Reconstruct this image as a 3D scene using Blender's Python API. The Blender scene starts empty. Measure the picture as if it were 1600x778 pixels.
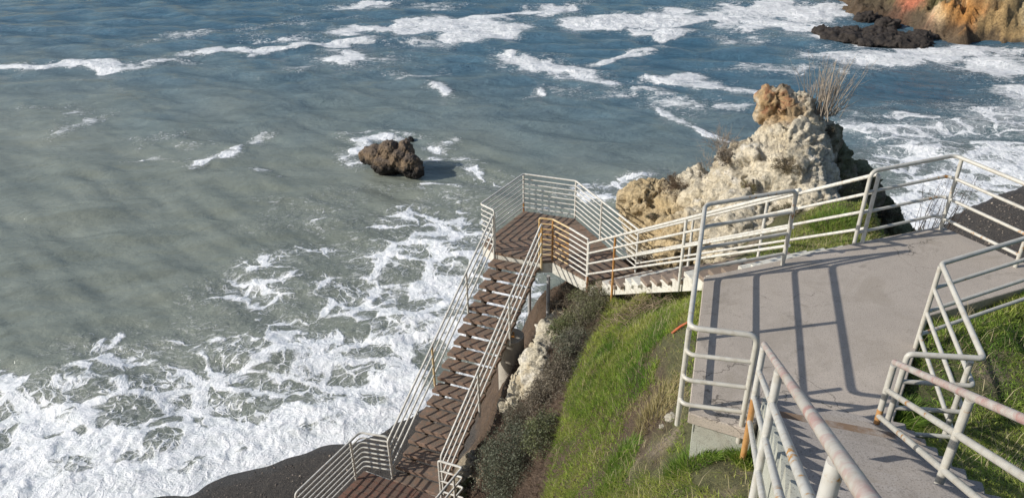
import bpy, math, random
import numpy as np
from mathutils import Vector, Matrix

# ------------------------------------------------------------------ camera, world, sun, exposure
sc = bpy.context.scene
COL = sc.collection
PITCH, ROLL, CZ = math.radians(30.0), math.radians(0.8), 16.0
FPX, CX, CY = 1200.0, 800.0, 389.0
_r = np.array([1.0, 0, 0]); _f = np.array([0, math.cos(PITCH), -math.sin(PITCH)]); _u = np.array([0, math.sin(PITCH), math.cos(PITCH)])
RT = _r*math.cos(ROLL) - _u*math.sin(ROLL); UP = _u*math.cos(ROLL) + _r*math.sin(ROLL); FW = _f
CAM = np.array([0, 0, CZ])
cd = bpy.data.cameras.new('camera'); cam = bpy.data.objects.new('camera', cd); COL.objects.link(cam)
cd.sensor_width = 36; cd.lens = FPX/1600*36; cd.clip_start = 0.1; cd.clip_end = 9000
cam.matrix_world = Matrix(((RT[0], UP[0], -FW[0], 0), (RT[1], UP[1], -FW[1], 0), (RT[2], UP[2], -FW[2], CZ), (0, 0, 0, 1)))
sc.camera = cam
SUN_EL = math.radians(30.0)
sun_dir = Vector((-0.985*math.cos(SUN_EL), -0.17*math.cos(SUN_EL), math.sin(SUN_EL)))     # towards the sun
w = bpy.data.worlds.new('World'); sc.world = w; w.use_nodes = True
nt = w.node_tree
sky = nt.nodes.new('ShaderNodeTexSky'); sky.sky_type = 'NISHITA'; sky.sun_disc = False
sky.sun_elevation = SUN_EL; sky.sun_rotation = math.atan2(sun_dir.x, sun_dir.y)
nt.links.new(sky.outputs[0], nt.nodes['Background'].inputs[0]); nt.nodes['Background'].inputs[1].default_value = 0.115
sl = bpy.data.lights.new('sun', 'SUN'); so = bpy.data.objects.new('sun', sl); COL.objects.link(so)
sl.energy = 4.3; sl.angle = math.radians(0.5); sl.color = (1.0, 0.95, 0.87)
so.rotation_euler = sun_dir.to_track_quat('Z', 'Y').to_euler()
sc.view_settings.view_transform = 'Standard'; sc.view_settings.look = 'None'
sc.view_settings.exposure = 0.0; sc.view_settings.gamma = 1.0
sc.cycles.max_bounces = 5; sc.cycles.diffuse_bounces = 2; sc.cycles.glossy_bounces = 2

rng = np.random.default_rng(7); random.seed(7)

# ------------------------------------------------------------------ helpers
def P(px, py, z):
    """world point seen at photo pixel px,py lying at height z"""
    d = FW + RT*(px-CX)/FPX - UP*(py-CY)/FPX
    t = (z-CZ)/d[2]
    return CAM + d*t

def PD(px, py, y):
    """world point seen at photo pixel at forward distance y"""
    d = FW + RT*(px-CX)/FPX - UP*(py-CY)/FPX
    return CAM + d*(y/d[1])

def proj(p):
    q = np.asarray(p)-CAM; dep = q@FW
    return CX+FPX*(q@RT)/dep, CY-FPX*(q@UP)/dep, dep

_perm = np.random.default_rng(3).permutation(256); _perm = np.concatenate([_perm, _perm, _perm])
_g = np.random.default_rng(4).normal(size=(256, 3)); _g /= np.linalg.norm(_g, axis=1)[:, None]
def pn(x, y, z=0.0):
    x, y, z = np.broadcast_arrays(np.asarray(x, float), np.asarray(y, float), np.asarray(z, float))
    xi, yi, zi = np.floor(x).astype(int), np.floor(y).astype(int), np.floor(z).astype(int)
    fx, fy, fz = x-xi, y-yi, z-zi
    u, v, ww = [t*t*t*(t*(t*6-15)+10) for t in (fx, fy, fz)]
    out = 0
    for i in (0, 1):
        for j in (0, 1):
            for k in (0, 1):
                h = _perm[_perm[_perm[(xi+i) & 255]+((yi+j) & 255)]+((zi+k) & 255)]
                g = _g[h]
                n = g[..., 0]*(fx-i)+g[..., 1]*(fy-j)+g[..., 2]*(fz-k)
                out = out + n*(u if i else 1-u)*(v if j else 1-v)*(ww if k else 1-ww)
    return out*1.6
def fbm(x, y, z=0.0, o=4, gain=.5):
    s = 0; a = 1; f = 1
    for _ in range(o):
        s = s+a*pn(x*f, y*f, np.asarray(z)*f+_*7.3); a *= gain; f *= 2.03
    return s
_cp = np.random.default_rng(8).uniform(0, 1, (256, 3)); _cn = np.random.default_rng(9).normal(size=(256, 3)); _cn /= np.linalg.norm(_cn, axis=1)[:, None]
def facet(x, y, z):
    """angular chunks: every cell tilts its own way; also the distance to the crack between cells"""
    x, y, z = [np.asarray(q, float) for q in (x, y, z)]
    xi, yi, zi = np.floor(x).astype(int), np.floor(y).astype(int), np.floor(z).astype(int)
    d1 = np.full(x.shape, 9e9); d2 = d1.copy(); f = np.zeros(x.shape)
    for i in (-1, 0, 1):
        for j in (-1, 0, 1):
            for k in (-1, 0, 1):
                h = _perm[_perm[_perm[(xi+i) & 255]+((yi+j) & 255)]+((zi+k) & 255)]; c = _cp[h]; n = _cn[h]
                dx, dy, dz = x-xi-i-c[..., 0], y-yi-j-c[..., 1], z-zi-k-c[..., 2]; d = np.sqrt(dx*dx+dy*dy+dz*dz)
                near = d < d1; d2 = np.where(near, d1, np.minimum(d2, d)); f = np.where(near, dx*n[..., 0]+dy*n[..., 1]+dz*n[..., 2], f); d1 = np.where(near, d, d1)
    return f, d2-d1
def sstep(a, b, x):
    t = np.clip((x-a)/(b-a), 0, 1); return t*t*(3-2*t)

def mesh_np(name, V, F, smooth=True, attrs=None, mat=None):
    """V (n,3); F list of (k,faces array of width k)"""
    me = bpy.data.meshes.new(name)
    V = np.asarray(V, np.float32); Fs = [np.asarray(f, np.int32) for f in (F if isinstance(F, list) else [F])]
    me.vertices.add(len(V)); me.vertices.foreach_set('co', V.ravel())
    loops = np.concatenate([f.ravel() for f in Fs]); tot = np.concatenate([np.full(len(f), f.shape[1], np.int32) for f in Fs])
    st = np.concatenate([[0], np.cumsum(tot)[:-1]]).astype(np.int32)
    me.loops.add(len(loops)); me.loops.foreach_set('vertex_index', loops)
    me.polygons.add(len(tot)); me.polygons.foreach_set('loop_start', st); me.polygons.foreach_set('loop_total', tot)
    me.polygons.foreach_set('use_smooth', np.full(len(tot), smooth))
    me.update(calc_edges=True)
    for k, a in (attrs or {}).items():
        a = np.asarray(a, np.float32)
        if a.ndim == 1:
            at = me.attributes.new(k, 'FLOAT', 'POINT'); at.data.foreach_set('value', a)
        else:
            c = np.ones((len(a), 4), np.float32); c[:, :3] = a[:, :3]
            at = me.attributes.new(k, 'FLOAT_COLOR', 'POINT'); at.data.foreach_set('color', c.ravel())
    if mat: me.materials.append(mat)
    return me

def link(name, data, parent=None, loc=None):
    o = bpy.data.objects.new(name, data); COL.objects.link(o)
    if parent is not None: o.parent = parent
    if loc is not None: o.location = loc
    return o
def tag(o, label=None, cat=None, group=None, kind=None):
    if label: o['label'] = label
    if cat: o['category'] = cat
    if group: o['group'] = group
    if kind: o['kind'] = kind
    return o
def thing(name, label, cat, loc=(0, 0, 0), group=None):
    o = bpy.data.objects.new(name, None); COL.objects.link(o); o.location = Vector(loc); o.empty_display_size = .2
    return tag(o, label, cat, group)

class MB:
    """collects simple pieces into one mesh, coordinates relative to an origin"""
    def __init__(s, org=(0, 0, 0)): s.v = []; s.f = []; s.o = np.array(org, float)
    def add(s, V, F):
        b = len(s.v); s.v += [tuple(np.asarray(p, float)-s.o) for p in V]; s.f += [tuple(b+i for i in f) for f in F]
    def prism(s, poly, z0, z1):
        n = len(poly); a = [(p[0], p[1], z0 if np.isscalar(z0) else z0[i]) for i, p in enumerate(poly)]
        b = [(p[0], p[1], z1 if np.isscalar(z1) else z1[i]) for i, p in enumerate(poly)]
        s.add(a+b, [tuple(range(n))[::-1], tuple(range(n, 2*n))]+[(i, (i+1) % n, n+(i+1) % n, n+i) for i in range(n)])
    def tube(s, pts, r, sides=8, cap=True, r2=None):
        pts = [np.asarray(p, float) for p in pts]; n = len(pts)
        T = []
        for i in range(n):
            t = pts[min(i+1, n-1)]-pts[max(i-1, 0)]; T.append(t/(np.linalg.norm(t)+1e-9))
        up = np.array([0, 0, 1.0]) if abs(T[0][2]) < .9 else np.array([1.0, 0, 0])
        a = np.cross(T[0], up); a /= np.linalg.norm(a)
        V = []
        for i in range(n):
            a = a-T[i]*(a@T[i]); a /= np.linalg.norm(a); b = np.cross(T[i], a)
            rr = r if r2 is None else r+(r2-r)*i/(n-1)
            V += [pts[i]+rr*(math.cos(2*math.pi*k/sides)*a+math.sin(2*math.pi*k/sides)*b) for k in range(sides)]
        F = [(i*sides+k, i*sides+(k+1) % sides, (i+1)*sides+(k+1) % sides, (i+1)*sides+k) for i in range(n-1) for k in range(sides)]
        if cap: F += [tuple(range(sides))[::-1], tuple((n-1)*sides+k for k in range(sides))]
        s.add(V, F)
    def build(s, name, mat, parent=None, smooth=True, bevel=0):
        me = bpy.data.meshes.new(name); me.from_pydata(s.v, [], s.f); me.materials.append(mat)
        import bmesh
        bm = bmesh.new(); bm.from_mesh(me); bmesh.ops.recalc_face_normals(bm, faces=bm.faces)
        if bevel: bmesh.ops.bevel(bm, geom=bm.edges[:], offset=bevel, segments=1, affect='EDGES')
        bm.to_mesh(me); bm.free()
        if smooth and not bevel: me.set_sharp_from_angle(angle=math.radians(50)); me.polygons.foreach_set('use_smooth', [True]*len(me.polygons))
        me.update()
        o = link(name, me, parent)
        if parent is None: o.location = Vector(s.o)
        elif np.any(s.o): o.location = Vector(s.o)-parent.location
        return o

def fillet(pts, r=.09, n=5):
    pts = [np.asarray(p, float) for p in pts]; out = [pts[0]]
    for i in range(1, len(pts)-1):
        a, b, c = pts[i-1], pts[i], pts[i+1]
        d1, d2 = a-b, c-b; l1, l2 = np.linalg.norm(d1), np.linalg.norm(d2); d1 /= l1; d2 /= l2
        if d1@d2 < -.995: out.append(b); continue
        k = min(r, l1*.45, l2*.45)
        for j in range(n+1):
            t = j/n; out.append((1-t)**2*(b+d1*k)+2*t*(1-t)*b+t*t*(b+d2*k))
    out.append(pts[-1]); return out

# ------------------------------------------------------------------ materials
def new_mat(name):
    m = bpy.data.materials.new(name); m.use_nodes = True
    return m, m.node_tree, m.node_tree.nodes['Principled BSDF']
def N(nt, t, **k):
    n = nt.nodes.new(t)
    for a, b in k.items():
        if a in ('op',): n.operation = b
        elif hasattr(n, a): setattr(n, a, b)
        else: n.inputs[a.replace('_', ' ')].default_value = b
    return n
def L(nt, a, b): nt.links.new(a, b)
def noise(nt, co, scale, detail=5, rough=.55, dist=0.0):
    n = nt.nodes.new('ShaderNodeTexNoise'); n.inputs['Scale'].default_value = scale; n.inputs['Detail'].default_value = detail
    n.inputs['Roughness'].default_value = rough; n.inputs['Distortion'].default_value = dist
    if co is not None: L(nt, co, n.inputs['Vector'])
    return n.outputs[0]
def ramp(nt, fac, stops, interp='LINEAR'):
    r = nt.nodes.new('ShaderNodeValToRGB'); r.color_ramp.interpolation = interp
    el = r.color_ramp.elements
    while len(el) < len(stops): el.new(.5)
    for e, (p, c) in zip(el, stops):
        e.position = p; e.color = (c if hasattr(c, '__len__') else (c, c, c))[:3]+(1,) if hasattr(c, '__len__') else (c, c, c, 1)
    L(nt, fac, r.inputs[0]); return r.outputs[0]
def mix(nt, fac, a, b, mode='MIX'):
    m = nt.nodes.new('ShaderNodeMix'); m.data_type = 'RGBA'; m.blend_type = mode
    for s, v in ((m.inputs[0], fac), (m.inputs[6], a), (m.inputs[7], b)):
        if hasattr(v, 'links') or hasattr(v, 'is_linked'): L(nt, v, s)
        elif hasattr(v, '__len__'): s.default_value = tuple(v)[:3]+(1,)
        else: s.default_value = v
    return m.outputs[2]
def mth(nt, op, a, b=None, c=None, clamp=False):
    m = nt.nodes.new('ShaderNodeMath'); m.operation = op; m.use_clamp = clamp
    for s, v in zip(m.inputs, (a, b, c)):
        if v is None: continue
        if hasattr(v, 'is_linked'): L(nt, v, s)
        else: s.default_value = v
    return m.outputs[0]
def bump(nt, h, strength, dist, normal=None):
    b = nt.nodes.new('ShaderNodeBump'); b.inputs['Distance'].default_value = dist
    if hasattr(strength, 'is_linked'): L(nt, strength, b.inputs['Strength'])
    else: b.inputs['Strength'].default_value = strength
    L(nt, h, b.inputs['Height'])
    if normal is not None: L(nt, normal, b.inputs['Normal'])
    return b.outputs[0]
def pos(nt): return nt.nodes.new('ShaderNodeNewGeometry').outputs['Position']
def attr(nt, name, out='Fac'):
    a = nt.nodes.new('ShaderNodeAttribute'); a.attribute_name = name; return a.outputs[out]

def paint_mat(name, base, rust=(.30, .12, .04), t0=.62, t1=.70, dirt=(.42, .38, .31), pink=0.0):
    m, nt, b = new_mat(name); p = pos(nt)
    n1 = noise(nt, p, 2.2, 4); n2 = noise(nt, p, 14, 6, .65); n3 = noise(nt, p, 60, 3)
    c = mix(nt, ramp(nt, n1, [(.35, 0), (.75, 1)]), base, tuple(x*.86 for x in base))
    c = mix(nt, ramp(nt, n2, [(.46, 0), (.68, .75)]), c, dirt)
    if pink: c = mix(nt, ramp(nt, noise(nt, p, 5.5, 7, .7, .5), [(.44, 0), (.62, pink)]), c, (.42, .20, .18))
    rs = mth(nt, 'ADD', mth(nt, 'MULTIPLY', n2, .6), mth(nt, 'MULTIPLY', noise(nt, p, 1.3, 2), .5))
    c = mix(nt, ramp(nt, rs, [(t0, 0), (t1, 1)]), c, mix(nt, n3, rust, (.50, .27, .07)))
    L(nt, c, b.inputs['Base Color']); b.inputs['Roughness'].default_value = .42
    L(nt, bump(nt, n2, .25, .004), b.inputs['Normal'])
    return m
M_WHITE = paint_mat('white_paint', (.70, .68, .62), t0=.68, t1=.72)
M_GREY = paint_mat('grey_white_paint', (.56, .54, .48), t0=.67, t1=.71)
M_HAND = paint_mat('worn_handrail_paint', (.56, .53, .48), pink=.75, t0=.70, t1=.75)
M_BAR = paint_mat('chipped_paint', (.62, .61, .57), rust=(.46, .22, .06), t0=.635, t1=.66)
M_RUST = paint_mat('rusty_orange_paint', (.50, .28, .11), rust=(.22, .07, .03), t0=.5, t1=.62, dirt=(.5, .2, .06))
M_RED = paint_mat('red_rusty_paint', (.28, .09, .06), rust=(.20, .07, .03), t0=.5, t1=.62)
M_RED2 = paint_mat('orange_red_paint', (.50, .12, .05), rust=(.3, .08, .03), t0=.6, t1=.7, dirt=(.35, .15, .08))
M_YEL = paint_mat('yellow_stained_paint', (.66, .50, .26), rust=(.55, .28, .06), t0=.52, t1=.64, dirt=(.70, .62, .48))
M_BEAM = paint_mat('white_beam_paint', (.72, .70, .62), t0=.66, t1=.74)

def concrete_mat(name, base, crack=True):
    m, nt, b = new_mat(name); p = pos(nt)
    n1 = noise(nt, p, .7, 5, .6); n2 = noise(nt, p, 6, 6, .7); n3 = noise(nt, p, 75, 3, .7); n4 = noise(nt, p, 35, 2)
    c = mix(nt, ramp(nt, n1, [(.3, 0), (.7, 1)]), tuple(x*.86 for x in base), tuple(x*1.08 for x in base))
    c = mix(nt, ramp(nt, n2, [(.35, .35), (.65, 0)]), c, tuple(x*.7 for x in base))
    c = mix(nt, ramp(nt, n3, [(.33, .75), (.45, 0)]), c, (.12, .11, .10))
    c = mix(nt, ramp(nt, n3, [(.60, 0), (.72, .5)]), c, (.6, .58, .54))
    c = mix(nt, ramp(nt, noise(nt, p, 3.0, 7, .75, .6), [(.56, 0), (.70, .6)]), c, (.17, .15, .12))
    c = mix(nt, ramp(nt, noise(nt, p, 1.1, 6, .7, 1.2), [(.50, 0), (.66, .45)]), c, (.30, .255, .20))
    c = mix(nt, ramp(nt, noise(nt, p, 130, 2, .8), [(.60, 0), (.66, .55)]), c, (.09, .08, .07))
    h = n3
    if crack:
        v = nt.nodes.new('ShaderNodeTexVoronoi'); v.feature = 'DISTANCE_TO_EDGE'; v.inputs['Scale'].default_value = .42
        dv = nt.nodes.new('ShaderNodeVectorMath'); dv.operation = 'ADD'; L(nt, p, dv.inputs[0])
        nn = nt.nodes.new('ShaderNodeTexNoise'); nn.inputs['Scale'].default_value = 2.0; nn.inputs['Detail'].default_value = 6; L(nt, p, nn.inputs['Vector'])
        sc_ = nt.nodes.new('ShaderNodeVectorMath'); sc_.operation = 'SCALE'; L(nt, nn.outputs[1], sc_.inputs[0]); sc_.inputs['Scale'].default_value = .7
        L(nt, sc_.outputs[0], dv.inputs[1]); L(nt, dv.outputs[0], v.inputs['Vector'])
        ck = mth(nt, 'MULTIPLY', ramp(nt, v.outputs[0], [(0, 1), (.0035, 0)]), ramp(nt, noise(nt, p, .8, 2), [(.5, 0), (.56, .8)]))
        c = mix(nt, ck, c, (.07, .06, .05))
    L(nt, c, b.inputs['Base Color']); b.inputs['Roughness'].default_value = .85
    L(nt, bump(nt, n4, .3, .004, bump(nt, h, .35, .004)), b.inputs['Normal'])
    return m
M_CONC = concrete_mat('worn_concrete', (.495, .430, .365))
M_STEP = concrete_mat('step_concrete', (.40, .36, .325), crack=False)
M_STEPMUD = concrete_mat('muddy_step_concrete', (.40, .36, .325), crack=False)
_nt = M_STEPMUD.node_tree; _b = _nt.nodes['Principled BSDF']; _src = _b.inputs['Base Color'].links[0].from_socket; _p = pos(_nt)
L(_nt, mix(_nt, ramp(_nt, noise(_nt, _p, 3.2, 6, .6), [(.38, 0), (.52, .88)]), _src, mix(_nt, noise(_nt, _p, 14, 4), (.15, .085, .045), (.26, .17, .10))), _b.inputs['Base Color'])
M_PIER = concrete_mat('pier_concrete', (.48, .44, .37), crack=False)
M_WALLP = concrete_mat('painted_concrete', (.50, .51, .44), crack=False)

def wood_mat(name, a, b_, dirt):
    m, nt, b = new_mat(name); p = pos(nt)
    oi = nt.nodes.new('ShaderNodeObjectInfo').outputs['Random']
    mp = nt.nodes.new('ShaderNodeMapping'); mp.inputs['Scale'].default_value = (3, 14, 14); mp.inputs['Rotation'].default_value = (0, 0, .35)
    L(nt, p, mp.inputs[0])
    g = noise(nt, mp.outputs[0], 1.5, 6, .7); n2 = noise(nt, p, 9, 6, .75); n3 = noise(nt, p, 45, 4, .7)
    c = mix(nt, g, a, b_)
    c = mix(nt, mth(nt, 'MULTIPLY', oi, .45), c, (.07, .045, .035))
    c = mix(nt, ramp(nt, n2, [(.40, 0), (.54, .9)]), c, dirt)
    c = mix(nt, ramp(nt, n3, [(.60, 0), (.70, .6)]), c, (.36, .30, .24))
    L(nt, c, b.inputs['Base Color']); b.inputs['Roughness'].default_value = .8
    L(nt, bump(nt, n3, .6, .012, bump(nt, g, .4, .006)), b.inputs['Normal'])
    return m
M_WOOD = wood_mat('weathered_red_brown_wood', (.38, .24, .16), (.21, .125, .082), (.165, .13, .10))
M_WOOD2 = wood_mat('pale_weathered_wood', (.42, .33, .26), (.30, .22, .17), (.22, .17, .13))
M_NOSE = wood_mat('worn_pale_board_edge', (.42, .28, .20), (.26, .16, .11), (.18, .13, .10))
M_WOOD3 = wood_mat('red_painted_planks', (.27, .115, .075), (.17, .08, .055), (.14, .095, .07))
M_DARK, _nt, _b = new_mat('dark_steel'); _b.inputs['Base Color'].default_value = (.10, .085, .075, 1); _b.inputs['Roughness'].default_value = .7

# ------------------------------------------------------------------ key levels and corners
ZL, ZP, ZB, RH = 10.8, 6.7, 3.75, 1.07        # concrete landing, platform, lower landing, rail height
L1 = P(1076, 645, ZL); L2 = P(1100, 432, ZL); S1R = P(1235, 403, ZL); S1L = P(1342, 378, ZL); L4 = P(1470, 353, ZL); L5 = P(1600, 410, ZL)
A0 = P(1452, 493, ZL); F1 = P(1168, 672, ZL)
# ------------------------------------------------------------------ terrain
T2L = P(772, 329, ZP+RH)[:2]+np.array([0, -.12]); T2R = P(843, 341, ZP+RH)[:2]+np.array([0, -.12])     # top and bottom corners of stair 2
E2L = P(612, 750, ZB)[:2]; E2R = P(689, 769, ZB)[:2]
sd = (E2L-T2L)+(E2R-T2R); ln2 = float(np.hypot(*sd))/2; sd = sd/np.hypot(*sd); sn = np.array([-sd[1], sd[0]])
GLt = P(562, 675, ZB+RH)[:2]+np.array([0, .1]); KRt = P(722, 729, ZB+RH)[:2]; dlt = P(460, 772, ZB+RH)[:2]-GLt; dlt = dlt/np.hypot(*dlt)
ctrl = []
def C(x, y, z): ctrl.append((x, y, z))
def CP(px, py, z): q = P(px, py, z); ctrl.append(tuple(q))
# hillside beside and under the landing
for q in [(1.3, 5.0, 10.0), (1.6, 5.3, 10.25), (1.9, 5.5, 10.42), (2.3, 5.3, 10.45), (3, 7, 10.3), (5, 8, 10.3), (3.4, 5.9, 10.35), (2.0, 7.0, 9.95), (2.15, 7.9, 10.0), (2.6, 8.9, 9.9),
          (1.61, 7.1, 9.2), (1.1, 6.4, 8.7), (.5, 6.3, 7.9), (2.9, 10.8, 8.7), (2.2, 11.0, 8.1), (2.1, 13.6, 6.75), (1.6, 12.2, 7.1),
          (1.2, 9.0, 7.9), (.81, 10.6, 6.4), (.5, 8.6, 6.6), (1.5, 10.2, 7.7), (.9, 12.0, 6.2), (.9, 13.6, 5.9), (1.4, 14.6, 5.7), (2.4, 15.5, 5.8)]: C(*q)
# shrub belt, dirt and cream rock beside stair 2
for q in [(0, 11.2, 4.9), (-.5, 9.6, 4.6), (-.8, 11.5, 3.7), (-.9, 12.4, 3.6), (-.25, 13.0, 4.4), (.43, 13.8, 5.3), (.15, 12.5, 4.9), (.0, 14.0, 4.85), (.5, 14.5, 5.0), (.9, 15.3, 5.2), (.5, 16.2, 4.8), (.9, 17.0, 4.9), (1.7, 17.5, 5.1), (2.4, 17.4, 5.4),
          (.1, 17.6, 2.6), (1.2, 18.6, 3.4), (-.9, 13.6, 2.6), (-.9, 9.9, 3.4), (-.6, 8.2, 5.2), (-1.5, 12.6, 2.1), (-.8, 15.2, 1.6)]: C(*q)
# foot of the cliff and the beach at left
for q in [(-2.0, 14.2, .9), (-1.6, 16, .5), (-2.8, 12.6, 1.6), (-3.2, 10.8, 1.7), (-2.2, 9.2, 3.0), (-1.0, 6.0, 5.6), (-4.5, 9.5, 1.1), (-4.2, 12.0, .75), (-7, 9, 1.0), (-12, 8, 1.1), (-3, 5, 4.0), (-6, 3, 2.2)]: C(*q)
edgeL = [(20, 800), (150, 776), (225, 774), (295, 772), (330, 750), (400, 733), (450, 712), (500, 696), (548, 692), (590, 668), (640, 640)]
for (a, b) in edgeL: CP(a, b, 0.0)
for (a, b) in [(250, 800), (330, 790), (440, 750), (520, 722), (600, 700)]: CP(a, b, .26)
for (a, b) in [(0, 690), (150, 670), (300, 660), (450, 620), (560, 580), (650, 520)]: CP(a, b, -.7)
for q in [(.3, 20.5, .0), (2, 21.5, 0), (-1.5, 19, -.2), (-20, 12, -.5), (-40, 10, -3), (-30, 25, -5), (0, 30, -3), (0, 50, -8), (-60, 60, -14), (60, 100, -14), (0, 120, -16)]: C(*q)
# uphill, round the camera
for q in [(2.9, 3.2, 11.5), (2.3, 1.5, 12.6), (1.6, 3.6, 10.9), (1.0, 2.0, 11.4), (1.5, -1, 13.6), (4.85, 7.0, 10.76), (5.4, 7.2, 10.76), (6.1, 7.5, 10.76), (6.7, 7.7, 10.72), (4.5, 6.4, 10.76), (4.15, 5.75, 10.76), (3.85, 5.35, 10.80), (5.0, 5.3, 10.95), (6.5, 7.0, 10.70), (7, 5, 11.0), (5, 2, 12.3), (-2, 1, 9.0),
          (9, 7.5, 10.5), (9, 2, 12.5), (0, -8, 14.5), (12, -6, 14.5), (-8, -4, 7), (30, -5, 14), (-20, -8, 8), (60, -20, 14), (-60, -20, 10)]: C(*q)
for t_ in (0, .8, 1.6, 2.4, 3.2, 4.2): C(3.42+.16-.315*t_, 5.12-.949*t_, 10.93+.62*t_)
for t_ in (.6, 1.6, 2.6): C(4.4-.315*t_, 5.0-.949*t_, 10.92+.55*t_)
# shoulder behind the landing, round the outcrop, and the bay at right
for q in [(4.3, 9.8, 10.0), (5.3, 10.3, 10.2), (6.4, 10.7, 9.1), (3.6, 11.6, 8.2), (4.8, 11.8, 8.8), (6.2, 12.2, 8.9), (3.2, 14.2, 6.6), (4.2, 14.2, 7.3), (5.6, 14.2, 8.5), (6.9, 13.4, 9.2), (7.6, 15.4, 8.0),
          (3.1, 16.4, 6.3), (4.6, 17.8, 6.0), (6.2, 18.2, 6.2), (8.4, 15.5, 5.5), (9.2, 14.0, 4.5), (3.2, 19.0, 2.6), (5.5, 20.5, 2.0), (8.5, 19.5, 1.8), (10.5, 16.5, 1.5), (8.2, 11.8, 7.6), (8.6, 10.2, 8.4), (9.9, 9.2, 9.4), (7.1, 9.7, 10.1), (7.6, 8.4, 10.5),
          (10.4, 11.5, 6.5), (12.2, 11.5, 4.5), (14, 8.8, 6.0), (14, 13.5, 1.8), (19, 14, 2.2), (17, 18, 1.2), (11, 21, -.4), (13, 23, -.5), (5, 24, -1), (8, 25, -1.2), (14.5, 20.5, .5)]: C(*q)
for (a, b, z) in [(1475, 350, 0), (1490, 338, 0), (1530, 318, 0), (1560, 306, 0), (1600, 292, 0), (1680, 262, 0), (1560, 345, .55), (1620, 330, .8), (1700, 330, 1.2), (1450, 310, -.4), (1500, 285, -.5), (1560, 260, -.6), (1400, 260, -1)]: CP(a, b, z)
for q in [(30, 22, 2.5), (45, 30, 5), (60, 45, 9), (38, 38, 1.2), (30, 40, -1.0), (45, 20, 10)]: C(*q)
ctrl = np.array(ctrl)
def _rbf_fit():
    D = np.linalg.norm(ctrl[:, None, :2]-ctrl[None, :, :2], axis=2)
    n = len(ctrl); A = np.zeros((n+3, n+3)); A[:n, :n] = -D+np.eye(n)*.02
    A[:n, n] = 1; A[:n, n+1:] = ctrl[:, :2]; A[n:, :n] = A[:n, n:].T
    return np.linalg.solve(A, np.concatenate([ctrl[:, 2], np.zeros(3)]))
def poly_in(x, y, poly):
    ins = np.zeros(np.shape(x), bool); n = len(poly)
    for i in range(n):
        (x1, y1), (x2, y2) = poly[i][:2], poly[(i+1) % n][:2]
        c = ((y1 > y) != (y2 > y)) & (x < (x2-x1)*(y-y1)/((y2-y1) if y2 != y1 else 1e-9)+x1)
        ins ^= c
    return ins
_w = _rbf_fit()
def base_h(x, y):
    x = np.asarray(x, float); y = np.asarray(y, float); s = _w[-3]+_w[-2]*x+_w[-1]*y
    for (cx, cy, _z), ww in zip(ctrl, _w[:-3]): s = s-ww*np.hypot(x-cx, y-cy)
    return s
def terr(x, y):
    x = np.asarray(x, float); y = np.asarray(y, float)
    b = base_h(x, y)
    near = sstep(-.2, 1.2, b)
    rough = sstep(1.2, 3.0, b)*(1-sstep(7.4, 8.3, b))
    n = .05*fbm(x*2.3, y*2.3, 0, 4)*near+rough*(.22*fbm(x*1.1+5, y*1.1, 1.0, 5, .55))+.10*pn(x*.7, y*.7, 3)*sstep(2, 6, b)+rough*.09*np.abs(fbm(x*3.3, y*3.3, 2.0, 4, .6))
    under = sstep(0.9, .3, np.maximum(np.abs(x-3.3)/3.0, np.abs(y-7)/2.3))      # keep quiet under the slab
    n = n*(1-.8*under)
    # keep the ground under the fg stair and both timber stairs
    out = b+n
    q = np.stack([x-T2R[0], y-T2R[1]], -1); r = q@sd; s_ = q@sn
    lim = ZP-.45-.635*np.clip(r, 0, 4.8)
    w_ = sstep(-1.9, -1.45, s_)*(1-sstep(-.05, .2, s_))*sstep(-.6, .1, r)*(1-sstep(6.3, 6.9, r))
    out = np.where(w_ > 0, np.minimum(out, lim*w_+out*(1-w_)), out)
    w_ = poly_in(x, y, [GLt, KRt, KRt+dlt*2.6, GLt+dlt*2.6]); out = np.where(w_, np.minimum(out, ZB-.45), out)
    # stair 1 corridor
    a = S1R[:2]; dv = np.array([-1.92, 5.94]); ln = np.hypot(*dv); dv = dv/ln; nr = np.array([dv[1], -dv[0]])
    q = np.stack([x-a[0], y-a[1]], -1); r = q@dv; s_ = q@nr
    lim = ZL-.42-.657*np.clip(r, 0, 6.3)
    w_ = sstep(-.5, -.05, s_)*(1-sstep(1.2, 1.6, s_))*sstep(-.2, .3, r)*(1-sstep(7.6, 8.4, r))
    out = np.where(w_ > 0, np.minimum(out, lim*w_+out*(1-w_)), out)
    return out
def ray_hit(px, py, y0=2.0, y1=40.0, n=900):
    """where the ray through a photo pixel meets the terrain"""
    d = FW+RT*(px-CX)/FPX-UP*(py-CY)/FPX; t = np.linspace(y0, y1, n)/d[1]
    pts = CAM+d*t[:, None]; h = terr(pts[:, 0], pts[:, 1]); below = np.where(pts[:, 2] < h)[0]
    i = below[0] if len(below) else n-1
    return np.array([pts[i, 0], pts[i, 1], h[i]])

def axis(segs):
    out = []
    for a, b, st in segs: out += list(np.arange(a, b, st))
    return np.array(out+[segs[-1][1]])
gx = np.concatenate([-np.geomspace(900, 12, 26), axis([(-11.6, -5, .35), (-5, 9.5, .075), (9.5, 26, .3)]), np.geomspace(27, 900, 30)])
gy = np.concatenate([-np.geomspace(900, 8, 24), axis([(-7, 3, .4), (3, 20, .08), (20, 36, .3)]), np.geomspace(37, 1500, 34)])
X, Y = np.meshgrid(gx, gy); Z = terr(X.ravel(), Y.ravel()).reshape(X.shape)
far = np.hypot(X, Y); Z = np.where(far > 130, np.where(Y < -20, np.clip(Z, 5, 30), np.minimum(Z, -12)), Z)
nx, ny = len(gx), len(gy)
idx = np.arange(nx*ny).reshape(ny, nx)
GF = np.stack([idx[:-1, :-1], idx[:-1, 1:], idx[1:, 1:], idx[1:, :-1]], -1).reshape(-1, 4)
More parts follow.
